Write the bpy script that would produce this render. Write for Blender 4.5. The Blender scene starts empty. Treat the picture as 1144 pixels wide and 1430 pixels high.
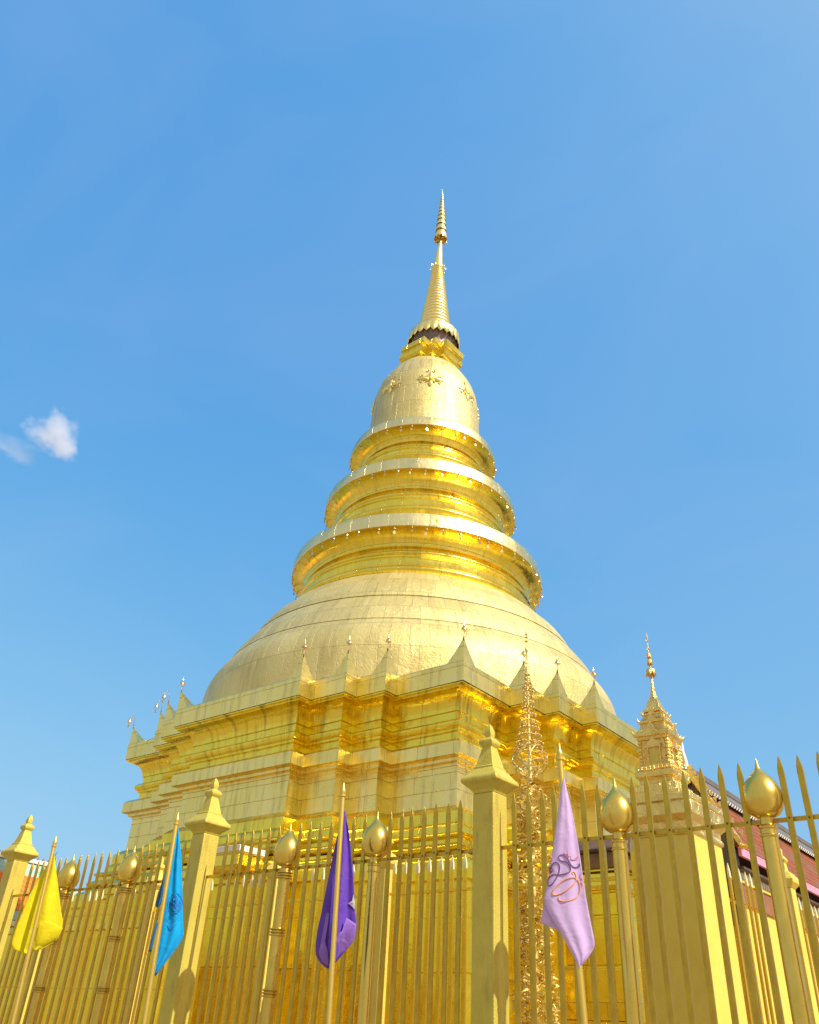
import bpy, bmesh, math, random
from math import sin, cos, pi, radians as R
from mathutils import Vector, Matrix, noise
random.seed(11)
S = bpy.context.scene
COL = S.collection

# ------------------------------------------------------------------ camera, sky, sun, exposure
def look_camera():
    f, pitch, roll, yaw = 1150.0, R(33.0), R(3.5), R(130.2)
    fwd = Vector((cos(yaw)*cos(pitch), sin(yaw)*cos(pitch), sin(pitch)))
    right = Vector((sin(yaw), -cos(yaw), 0))
    up = right.cross(fwd)
    r = cos(roll)*right + sin(roll)*up
    u = cos(roll)*up - sin(roll)*right
    cd = bpy.data.cameras.new('camera')
    cd.sensor_fit = 'VERTICAL'
    cd.sensor_height = 36.0
    cd.lens = 36.0*f/1430.0
    cd.clip_end = 6000
    co = bpy.data.objects.new('camera', cd)
    COL.objects.link(co)
    m = Matrix((r, u, -fwd)).transposed().to_4x4()
    m.translation = Vector((0, 0, 1.6))
    co.matrix_world = m
    S.camera = co
look_camera()
SUN_EL, SUN_AZ = R(45), R(0.2)          # sun stands to the right, along the fence
W = bpy.data.worlds.new('World')
S.world = W
W.use_nodes = True
_nt = W.node_tree
_bg = _nt.nodes['Background']
_sky = _nt.nodes.new('ShaderNodeTexSky')
_sky.sky_type = 'NISHITA'
_sky.sun_disc = False
_sky.sun_elevation = SUN_EL
_sky.sun_rotation = R(90) - SUN_AZ
_sky.air_density = 1.0
_sky.dust_density = 4.0
_sky.ozone_density = 3.0
EXPO = 0.45
# soft shoulder on the sky's brightness, as a phone camera renders a hazy tropical sky
_sep = _nt.nodes.new('ShaderNodeSeparateColor'); _com = _nt.nodes.new('ShaderNodeCombineColor')
_nt.links.new(_sky.outputs[0], _sep.inputs[0])
for _i, (_k, _g) in enumerate(((1.30, 1.16), (0.98, 0.58), (0.96, 0.21))):
    _p = _nt.nodes.new('ShaderNodeMath'); _p.operation = 'POWER'; _p.inputs[1].default_value = _g
    _m = _nt.nodes.new('ShaderNodeMath'); _m.operation = 'MULTIPLY'; _m.inputs[1].default_value = _k*0.15**(_g-1)/2**EXPO
    _x = _nt.nodes.new('ShaderNodeMath'); _x.operation = 'MAXIMUM'
    _nt.links.new(_sep.outputs[_i], _p.inputs[0]); _nt.links.new(_p.outputs[0], _m.inputs[0])
    _nt.links.new(_m.outputs[0], _x.inputs[0]); _q = _nt.nodes.new('ShaderNodeMath'); _q.operation = 'MULTIPLY'; _q.inputs[1].default_value = 0.32
    _nt.links.new(_sep.outputs[_i], _q.inputs[0]); _nt.links.new(_q.outputs[0], _x.inputs[1]); _nt.links.new(_x.outputs[0], _com.inputs[_i])
# pale fill added to the sky outside the view, brightening the gold's reflections
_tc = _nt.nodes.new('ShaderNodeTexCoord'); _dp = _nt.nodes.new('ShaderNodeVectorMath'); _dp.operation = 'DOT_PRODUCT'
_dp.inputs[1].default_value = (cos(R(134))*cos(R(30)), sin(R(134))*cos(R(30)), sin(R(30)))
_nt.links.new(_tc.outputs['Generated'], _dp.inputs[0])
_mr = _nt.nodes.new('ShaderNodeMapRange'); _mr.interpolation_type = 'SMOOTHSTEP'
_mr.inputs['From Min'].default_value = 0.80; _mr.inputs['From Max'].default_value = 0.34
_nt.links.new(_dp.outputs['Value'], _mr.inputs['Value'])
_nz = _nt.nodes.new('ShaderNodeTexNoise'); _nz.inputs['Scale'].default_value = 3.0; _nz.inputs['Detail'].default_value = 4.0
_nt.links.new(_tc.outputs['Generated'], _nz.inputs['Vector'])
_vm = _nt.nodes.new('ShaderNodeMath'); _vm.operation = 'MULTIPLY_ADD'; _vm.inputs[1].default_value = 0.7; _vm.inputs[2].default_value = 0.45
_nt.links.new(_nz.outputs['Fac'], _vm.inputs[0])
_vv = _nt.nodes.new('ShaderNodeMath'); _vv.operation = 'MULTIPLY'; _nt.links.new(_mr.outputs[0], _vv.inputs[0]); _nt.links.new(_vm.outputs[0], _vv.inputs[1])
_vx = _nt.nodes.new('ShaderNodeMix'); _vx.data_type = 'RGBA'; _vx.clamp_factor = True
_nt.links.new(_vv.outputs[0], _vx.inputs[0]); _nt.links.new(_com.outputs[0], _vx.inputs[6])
# faint uneven haze in the blue part
_nh = _nt.nodes.new('ShaderNodeTexNoise'); _nh.inputs['Scale'].default_value = 1.7; _nh.inputs['Detail'].default_value = 5.0; _nh.inputs['Distortion'].default_value = 0.6
_mh = _nt.nodes.new('ShaderNodeMapping'); _mh.inputs['Scale'].default_value = (1.0, 1.6, 2.6); _mh.inputs['Rotation'].default_value = (0.4, 0.2, 0.3)
_nt.links.new(_tc.outputs['Generated'], _mh.inputs['Vector']); _nt.links.new(_mh.outputs[0], _nh.inputs['Vector'])
_rh = _nt.nodes.new('ShaderNodeMapRange'); _rh.inputs['From Min'].default_value = 0.42; _rh.inputs['From Max'].default_value = 0.75; _rh.inputs['To Max'].default_value = 0.14
_nt.links.new(_nh.outputs['Fac'], _rh.inputs['Value'])
_bx = _nt.nodes.new('ShaderNodeMix'); _bx.data_type = 'RGBA'
_nt.links.new(_rh.outputs[0], _bx.inputs[0]); _nt.links.new(_com.outputs[0], _bx.inputs[6])
_bx.inputs[7].default_value = (0.50/0.15/2**EXPO, 0.60/0.15/2**EXPO, 0.84/0.15/2**EXPO, 1)
_nt.links.new(_bx.outputs[2], _vx.inputs[6])
_fill = [c/0.15/2**EXPO for c in (0.64, 0.63, 0.60)]
_vx.inputs[7].default_value = (*_fill, 1)
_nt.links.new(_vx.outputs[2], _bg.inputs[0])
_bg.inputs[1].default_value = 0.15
_sl = bpy.data.lights.new('sun', 'SUN')
_sl.energy = 4.1
_sl.angle = R(0.55)
_sl.color = (1.0, 0.955, 0.88)
_so = bpy.data.objects.new('sun', _sl)
COL.objects.link(_so)
_d = Vector((cos(SUN_AZ)*cos(SUN_EL), sin(SUN_AZ)*cos(SUN_EL), sin(SUN_EL)))
_so.rotation_euler = _d.to_track_quat('Z', 'Y').to_euler()
S.view_settings.view_transform = 'Standard'
S.view_settings.look = 'None'
S.view_settings.exposure = EXPO
S.view_settings.gamma = 1.0
S.render.engine = 'CYCLES'
S.cycles.volume_bounces = 3
S.cycles.max_bounces = 10
S.cycles.glossy_bounces = 6
S.cycles.sample_clamp_indirect = 6.0

# ------------------------------------------------------------------ materials
def new_mat(name):
    m = bpy.data.materials.new(name)
    m.use_nodes = True
    nt = m.node_tree
    return m, nt, nt.nodes['Principled BSDF']
def N(nt, kind, **kw):
    n = nt.nodes.new(kind)
    for k, v in kw.items():
        if k in n.inputs: n.inputs[k].default_value = v
        else: setattr(n, k, v)
    return n
def ramp(nt, src, stops):
    r = nt.nodes.new('ShaderNodeValToRGB')
    e = r.color_ramp.elements
    while len(e) < len(stops): e.new(0.5)
    for k, (p, c) in enumerate(stops):
        e[k].position = p
        e[k].color = (c, c, c, 1) if not hasattr(c, '__len__') else (*c, 1)
    nt.links.new(src, r.inputs[0])
    return r.outputs[0]
def mixc(nt, fac, a, b, blend='MIX'):
    m = nt.nodes.new('ShaderNodeMix')
    m.data_type = 'RGBA'
    m.blend_type = blend
    for sock, v in ((m.inputs[0], fac), (m.inputs[6], a), (m.inputs[7], b)):
        if hasattr(v, 'links'): nt.links.new(v, sock)
        elif hasattr(v, '__len__'): sock.default_value = (*v, 1)
        else: sock.default_value = v
    return m.outputs[2]
def math_n(nt, op, a, b=None):
    m = nt.nodes.new('ShaderNodeMath')
    m.operation = op
    for i, v in enumerate((a, b)):
        if v is None: continue
        if hasattr(v, 'links'): nt.links.new(v, m.inputs[i])
        else: m.inputs[i].default_value = v
    return m.outputs[0]

def gold(name, base, alt, stain=(0.16, 0.085, 0.02), rough=(0.24, 0.42), panel=None, wrinkle=0.35, wscale=3.0,
         dent=0.25, dscale=0.9, seam=0.5, streak=0.35, metal=1.0, fine=0.12, seam_col=(0.30, 0.19, 0.05)):
    m, nt, p = new_mat(name)
    L = nt.links.new
    tc = N(nt, 'ShaderNodeTexCoord')
    uv = tc.outputs['UV']; ob = tc.outputs['Object']
    n1 = N(nt, 'ShaderNodeTexNoise', Scale=0.8, Detail=5.0, Roughness=0.6); L(ob, n1.inputs['Vector'])
    n2 = N(nt, 'ShaderNodeTexNoise', Scale=6.0, Detail=4.0, Roughness=0.65); L(ob, n2.inputs['Vector'])
    col = mixc(nt, ramp(nt, n1.outputs['Fac'], [(0.38, 0.0), (0.65, 1.0)]), base, alt)
    # vertical weather streaks (dirt) following the wall direction
    mp = N(nt, 'ShaderNodeMapping'); mp.inputs['Scale'].default_value = (3.2, 0.35, 1); L(uv, mp.inputs['Vector'])
    n3 = N(nt, 'ShaderNodeTexNoise', Scale=1.0, Detail=6.0, Roughness=0.7); L(mp.outputs[0], n3.inputs['Vector'])
    sm = ramp(nt, n3.outputs['Fac'], [(0.50, 0.0), (0.68, 1.0)])
    sm = math_n(nt, 'MULTIPLY', sm, streak)
    col = mixc(nt, sm, col, stain)
    rr = ramp(nt, n2.outputs['Fac'], [(0.3, rough[0]), (0.72, rough[1])])
    heights = []
    if panel:
        b = N(nt, 'ShaderNodeTexBrick'); b.offset = 0.5
        for k, v in (('Scale', 1.0), ('Brick Width', panel[0]), ('Row Height', panel[1]), ('Mortar Size', panel[2] if len(panel) > 2 else 0.007), ('Mortar Smooth', 0.4), ('Bias', 0.0)):
            b.inputs[k].default_value = v
        b.inputs['Color1'].default_value = (0.0, 0.0, 0.0, 1); b.inputs['Color2'].default_value = (1, 1, 1, 1)
        # slightly wavering seams
        nw = N(nt, 'ShaderNodeTexNoise', Scale=1.6, Detail=2.0); L(uv, nw.inputs['Vector'])
        va = N(nt, 'ShaderNodeVectorMath', operation='MULTIPLY_ADD'); L(nw.outputs['Color'], va.inputs[0]); va.inputs[1].default_value = (0.035, 0.035, 0); L(uv, va.inputs[2])
        L(va.outputs[0], b.inputs['Vector'])
        # every sheet a little different in tone and gloss
        sheet = ramp(nt, b.outputs['Color'], [(0.0, 0.0), (1.0, 1.0)])
        tone = mixc(nt, sheet, (0.90, 0.90, 0.88), (1.0, 1.0, 1.0))
        col = mixc(nt, 1.0, col, tone, 'MULTIPLY')
        rr = math_n(nt, 'ADD', rr, math_n(nt, 'MULTIPLY', math_n(nt, 'SUBTRACT', sheet, 0.5), 0.08))
        nb = N(nt, 'ShaderNodeTexNoise', Scale=2.2, Detail=3.0); L(uv, nb.inputs['Vector'])
        broken = ramp(nt, nb.outputs['Fac'], [(0.35, 0.25), (0.65, 1.0)])
        col = mixc(nt, math_n(nt, 'MULTIPLY', math_n(nt, 'MULTIPLY', b.outputs['Fac'], seam), broken), col, seam_col)
        heights.append((b.outputs['Fac'], -1.0, 0.012))
        # each sheet bows a little: low cell noise
    L(col, p.inputs['Base Color'])
    L(rr, p.inputs['Roughness'])
    p.inputs['Metallic'].default_value = metal
    nd = N(nt, 'ShaderNodeTexNoise', Scale=dscale, Detail=2.0, Roughness=0.5, Distortion=0.6); L(ob, nd.inputs['Vector'])
    nwk = N(nt, 'ShaderNodeTexNoise', Scale=wscale, Detail=5.0, Roughness=0.62, Distortion=1.6); L(ob, nwk.inputs['Vector'])
    nf = N(nt, 'ShaderNodeTexNoise', Scale=wscale*7, Detail=3.0, Roughness=0.6); L(ob, nf.inputs['Vector'])
    prev = None
    for src, strength, dist in [(nd.outputs['Fac'], dent, 0.20), (nwk.outputs['Fac'], wrinkle, 0.06), (nf.outputs['Fac'], fine, 0.02)] + [(h, abs(s), d) for h, s, d in heights]:
        bp = N(nt, 'ShaderNodeBump', Strength=strength, Distance=dist)
        if src is not None: L(src, bp.inputs['Height'])
        if heights and src is heights[0][0]: bp.invert = True
        if prev is not None: L(prev, bp.inputs['Normal'])
        prev = bp.outputs['Normal']
    L(prev, p.inputs['Normal'])
    return m

def paint(name, c1, c2, rough=0.5, metal=0.0, bump=0.15, bscale=60.0, wear=None, wear_amt=0.0, cscale=3.0, spec=0.5):
    m, nt, p = new_mat(name)
    L = nt.links.new
    tc = N(nt, 'ShaderNodeTexCoord'); ob = tc.outputs['Object']
    n1 = N(nt, 'ShaderNodeTexNoise', Scale=cscale, Detail=5.0, Roughness=0.65); L(ob, n1.inputs['Vector'])
    col = mixc(nt, ramp(nt, n1.outputs['Fac'], [(0.35, 0.0), (0.68, 1.0)]), c1, c2)
    if wear:
        mp = N(nt, 'ShaderNodeMapping'); mp.inputs['Scale'].default_value = (9, 9, 1.6); L(ob, mp.inputs['Vector'])
        n3 = N(nt, 'ShaderNodeTexNoise', Scale=1.0, Detail=6.0, Roughness=0.7); L(mp.outputs[0], n3.inputs['Vector'])
        col = mixc(nt, math_n(nt, 'MULTIPLY', ramp(nt, n3.outputs['Fac'], [(0.52, 0.0), (0.66, 1.0)]), wear_amt), col, wear)
    L(col, p.inputs['Base Color'])
    n2 = N(nt, 'ShaderNodeTexNoise', Scale=bscale, Detail=3.0, Roughness=0.6); L(ob, n2.inputs['Vector'])
    L(ramp(nt, n1.outputs['Fac'], [(0.3, rough*0.85), (0.7, min(1, rough*1.2))]), p.inputs['Roughness'])
    p.inputs['Metallic'].default_value = metal
    p.inputs['Specular IOR Level'].default_value = spec
    bp = N(nt, 'ShaderNodeBump', Strength=bump, Distance=0.01); L(n2.outputs['Fac'], bp.inputs['Height'])
    L(bp.outputs[0], p.inputs['Normal'])
    return m

G1, G2 = (0.97, 0.80, 0.29), (0.94, 0.76, 0.21)
M = {}
M['wall_gold'] = gold('wall_gold', G1, G2, panel=(1.15, 0.42, 0.008), rough=(0.24, 0.40), wrinkle=0.14, dent=0.4, dscale=0.7, streak=0.40, seam=0.8)
M['cornice_gold'] = gold('cornice_gold', (0.98, 0.79, 0.11), (0.95, 0.74, 0.07), panel=(1.3, 3.0, 0.008), rough=(0.16, 0.32), wrinkle=0.12, wscale=2.0, dent=0.5, dscale=0.9, streak=0.55, seam=0.7, fine=0.05)
M['dome_gold'] = gold('dome_gold', (0.72, 0.61, 0.25), (0.66, 0.55, 0.195), panel=(0.62, 1.02, 0.010), rough=(0.40, 0.54), wrinkle=0.40, wscale=6.0, dent=0.10, seam=0.45, streak=0.3, fine=0.4, metal=0.55)
M['ring_gold'] = gold('ring_gold', (0.97, 0.78, 0.14), (0.94, 0.73, 0.09), panel=(0.8, 2.5, 0.008), rough=(0.17, 0.32), wrinkle=0.14, wscale=2.5, dent=0.25, fine=0.06, seam=0.3, streak=0.25)
M['rim_gold'] = gold('rim_gold', (0.92, 0.80, 0.40), (0.89, 0.76, 0.33), panel=(0.75, 2.5, 0.008), rough=(0.26, 0.40), wrinkle=0.25, wscale=3.5, dent=0.2, seam=0.35, streak=0.2)  # same metal as the rings; the rim's paler reflection is put into its colour
M['spire_gold'] = gold('spire_gold', (0.96, 0.81, 0.34), (0.93, 0.75, 0.25), rough=(0.28, 0.42), wrinkle=0.25, wscale=4.0, dent=0.1, streak=0.15)
M['plinth_gold'] = gold('plinth_gold', (1.0, 0.76, 0.045), (0.97, 0.69, 0.03), panel=(0.62, 1.15, 0.008), rough=(0.22, 0.38), wrinkle=0.15, dent=0.45, dscale=0.7, streak=0.30)
M['dark_drum'] = paint('dark_drum', (0.22, 0.16, 0.14), (0.12, 0.09, 0.09), rough=0.35, metal=0.6)
M['bell_brass'] = paint('bell_brass', (0.85, 0.72, 0.42), (0.6, 0.42, 0.2), rough=0.25, metal=1.0)
M['bell_dark'] = paint('bell_dark', (0.25, 0.17, 0.11), (0.12, 0.08, 0.06), rough=0.4, metal=0.7)
M['pillar_paint'] = paint('pillar_paint', (0.60, 0.50, 0.085), (0.52, 0.42, 0.06), rough=0.5, bump=0.6, bscale=75, metal=0.2, wear=(0.34, 0.24, 0.05), wear_amt=0.45, spec=0.3)
M['cream_paint'] = paint('cream_paint', (0.74, 0.57, 0.085), (0.68, 0.51, 0.065), rough=0.6, bump=0.4, bscale=70, wear=(0.55, 0.42, 0.16), wear_amt=0.2)
M['bar_paint'] = paint('bar_paint', (0.60, 0.42, 0.045), (0.50, 0.33, 0.035), rough=0.34, metal=0.8, bump=0.2, bscale=120, wear=(0.34, 0.19, 0.07), wear_amt=0.75, cscale=7)
M['inner_bar_paint'] = paint('inner_bar_paint', (0.92, 0.62, 0.04), (0.84, 0.53, 0.03), rough=0.28, metal=0.9, bump=0.25, bscale=80, wear=(0.5, 0.3, 0.08), wear_amt=0.35, cscale=5)
M['white_tip'] = paint('white_tip', (0.80, 0.70, 0.38), (0.74, 0.62, 0.28), rough=0.5)
M['bulb_gold'] = paint('bulb_gold', (0.76, 0.57, 0.12), (0.70, 0.50, 0.09), rough=0.26, metal=0.92, bump=0.08, bscale=40, wear=(0.48, 0.31, 0.09), wear_amt=0.3)
M['old_brass'] = paint('old_brass', (0.72, 0.52, 0.10), (0.58, 0.40, 0.07), rough=0.28, metal=0.95, bump=0.25, bscale=70, wear=(0.42, 0.28, 0.09), wear_amt=0.45)
M['flagpole_paint'] = paint('flagpole_paint', (0.74, 0.54, 0.11), (0.66, 0.46, 0.08), rough=0.32, metal=0.7, bump=0.1, wear=(0.5, 0.36, 0.12), wear_amt=0.3)
M['rivet'] = paint('rivet', (0.12, 0.07, 0.04), (0.08, 0.05, 0.03), rough=0.5, metal=0.4)
M['filigree'] = paint('filigree', (0.92, 0.76, 0.26), (0.78, 0.60, 0.15), rough=0.45, metal=0.7, bump=0.1, cscale=9)
M['filigree_rose'] = paint('filigree_rose', (0.85, 0.67, 0.24), (0.52, 0.35, 0.09), rough=0.45, metal=0.7, cscale=14)
M['shrine_gold'] = gold('shrine_gold', (0.90, 0.69, 0.24), (0.84, 0.60, 0.16), rough=(0.26, 0.42), wrinkle=0.5, wscale=9, dent=0.2, dscale=3, streak=0.3, fine=0.3)
M['white_ledge'] = paint('white_ledge', (0.80, 0.76, 0.66), (0.72, 0.68, 0.56), rough=0.6)
M['pink_fascia'] = paint('pink_fascia', (0.78, 0.30, 0.42), (0.68, 0.24, 0.36), rough=0.5, cscale=1.2)
M['grey_board'] = paint('grey_board', (0.15, 0.135, 0.12), (0.10, 0.09, 0.08), rough=0.6, cscale=1.5)
M['dark_wood'] = paint('dark_wood', (0.10, 0.05, 0.03), (0.05, 0.03, 0.02), rough=0.6)
M['brown_board'] = paint('brown_board', (0.22, 0.115, 0.03), (0.16, 0.08, 0.022), rough=0.5)
M['red_panel'] = paint('red_panel', (0.26, 0.085, 0.03), (0.30, 0.14, 0.04), rough=0.5, cscale=2)
M['white_stucco'] = paint('white_stucco', (0.80, 0.77, 0.70), (0.70, 0.66, 0.58), rough=0.7)

def tiles(name, c1, c2, gap, row=0.28, width=0.22, grime=(0.2, 0.15, 0.1), grime_amt=0.4):
    m, nt, p = new_mat(name)
    L = nt.links.new
    tc = N(nt, 'ShaderNodeTexCoord'); uv = tc.outputs['UV']
    b = N(nt, 'ShaderNodeTexBrick'); b.offset = 0.5
    for k, v in (('Scale', 1.0), ('Brick Width', width), ('Row Height', row), ('Mortar Size', 0.02), ('Mortar Smooth', 0.3)): b.inputs[k].default_value = v
    b.inputs['Color1'].default_value = (*c1, 1); b.inputs['Color2'].default_value = (*c2, 1); b.inputs['Mortar'].default_value = (*gap, 1)
    L(uv, b.inputs['Vector'])
    n = N(nt, 'ShaderNodeTexNoise', Scale=0.55, Detail=7.0, Roughness=0.7); L(uv, n.inputs['Vector'])
    col = mixc(nt, math_n(nt, 'MULTIPLY', ramp(nt, n.outputs['Fac'], [(0.48, 0.0), (0.62, 1.0)]), grime_amt), b.outputs['Color'], grime)
    L(col, p.inputs['Base Color']); p.inputs['Roughness'].default_value = 0.7; p.inputs['Specular IOR Level'].default_value = 0.2
    bp = N(nt, 'ShaderNodeBump', Strength=0.6, Distance=0.03); bp.invert = True; L(b.outputs['Fac'], bp.inputs['Height']); L(bp.outputs[0], p.inputs['Normal'])
    return m
M['red_tiles'] = tiles('red_tiles', (0.32, 0.085, 0.02), (0.24, 0.06, 0.016), (0.07, 0.03, 0.02), grime=(0.15, 0.12, 0.09), grime_amt=0.7)
M['orange_tiles'] = tiles('orange_tiles', (0.90, 0.24, 0.02), (0.80, 0.18, 0.015), (0.35, 0.10, 0.04), row=0.35, width=0.25, grime=(0.6, 0.3, 0.15))
M['green_tiles'] = tiles('green_tiles', (0.16, 0.42, 0.30), (0.30, 0.52, 0.42), (0.55, 0.55, 0.45), row=0.35, width=0.25, grime=(0.3, 0.4, 0.35))

def cloth(name, c1, c2, trans=0.45):
    m, nt, p = new_mat(name)
    L = nt.links.new
    tc = N(nt, 'ShaderNodeTexCoord')
    n = N(nt, 'ShaderNodeTexNoise', Scale=4.0, Detail=3.0); L(tc.outputs['Object'], n.inputs['Vector'])
    col = mixc(nt, ramp(nt, n.outputs['Fac'], [(0.4, 0.0), (0.6, 1.0)]), c1, c2)
    L(col, p.inputs['Base Color']); p.inputs['Roughness'].default_value = 0.5
    p.inputs['Sheen Weight'].default_value = 0.15; p.inputs['Specular IOR Level'].default_value = 0.2; p.inputs['Roughness'].default_value = 0.75
    wv = N(nt, 'ShaderNodeTexNoise', Scale=300.0, Detail=1.0); L(tc.outputs['Object'], wv.inputs['Vector'])
    wr = N(nt, 'ShaderNodeTexNoise', Scale=7.0, Detail=3.0, Distortion=1.0); L(tc.outputs['Object'], wr.inputs['Vector'])
    bp = N(nt, 'ShaderNodeBump', Strength=0.15, Distance=0.003); L(wv.outputs['Fac'], bp.inputs['Height'])
    b2 = N(nt, 'ShaderNodeBump', Strength=0.35, Distance=0.04); L(wr.outputs['Fac'], b2.inputs['Height']); L(bp.outputs[0], b2.inputs['Normal'])
    L(b2.outputs[0], p.inputs['Normal'])
    t = N(nt, 'ShaderNodeBsdfTranslucent'); L(col, t.inputs['Color'])
    mx = N(nt, 'ShaderNodeMixShader'); mx.inputs[0].default_value = trans
    L(p.outputs[0], mx.inputs[1]); L(t.outputs[0], mx.inputs[2])
    out = [x for x in nt.nodes if x.type == 'OUTPUT_MATERIAL'][0]
    L(mx.outputs[0], out.inputs['Surface'])
    return m
M['yellow_cloth'] = cloth('yellow_cloth', (0.88, 0.80, 0.02), (0.84, 0.74, 0.02))
M['blue_cloth'] = cloth('blue_cloth', (0.01, 0.52, 0.92), (0.01, 0.47, 0.88))
M['blue_print'] = cloth('blue_print', (0.02, 0.22, 0.66), (0.03, 0.30, 0.75))
M['blue_fold'] = cloth('blue_fold', (0.05, 0.20, 0.45), (0.06, 0.24, 0.48))
M['purple_cloth'] = cloth('purple_cloth', (0.16, 0.07, 0.50), (0.13, 0.05, 0.44), 0.25)
M['purple_pale'] = cloth('purple_pale', (0.32, 0.17, 0.62), (0.28, 0.14, 0.56), 0.25)
M['white_cloth'] = cloth('white_cloth', (0.85, 0.85, 0.88), (0.8, 0.8, 0.84))
M['lavender_cloth'] = cloth('lavender_cloth', (0.80, 0.63, 0.92), (0.77, 0.59, 0.90))
M['violet_ink'] = cloth('violet_ink', (0.13, 0.06, 0.20), (0.20, 0.10, 0.28), 0.1)
M['orange_ink'] = cloth('orange_ink', (0.80, 0.30, 0.10), (0.78, 0.38, 0.12), 0.1)
M['coral_ink'] = cloth('coral_ink', (0.80, 0.30, 0.35), (0.78, 0.35, 0.40), 0.1)

def ground_mat():
    m, nt, p = new_mat('paving')
    L = nt.links.new
    tc = N(nt, 'ShaderNodeTexCoord')
    b = N(nt, 'ShaderNodeTexBrick'); b.offset = 0.0
    for k, v in (('Scale', 1.0), ('Brick Width', 0.5), ('Row Height', 0.5), ('Mortar Size', 0.006)): b.inputs[k].default_value = v
    b.inputs['Color1'].default_value = (0.33, 0.26, 0.14, 1); b.inputs['Color2'].default_value = (0.29, 0.22, 0.12, 1); b.inputs['Mortar'].default_value = (0.25, 0.22, 0.19, 1)
    L(tc.outputs['Object'], b.inputs['Vector'])
    n = N(nt, 'ShaderNodeTexNoise', Scale=0.6, Detail=6.0); L(tc.outputs['Object'], n.inputs['Vector'])
    L(mixc(nt, math_n(nt, 'MULTIPLY', n.outputs['Fac'], 0.35), b.outputs['Color'], (0.3, 0.26, 0.22)), p.inputs['Base Color'])
    p.inputs['Roughness'].default_value = 0.6
    return m
M['paving'] = ground_mat()

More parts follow.
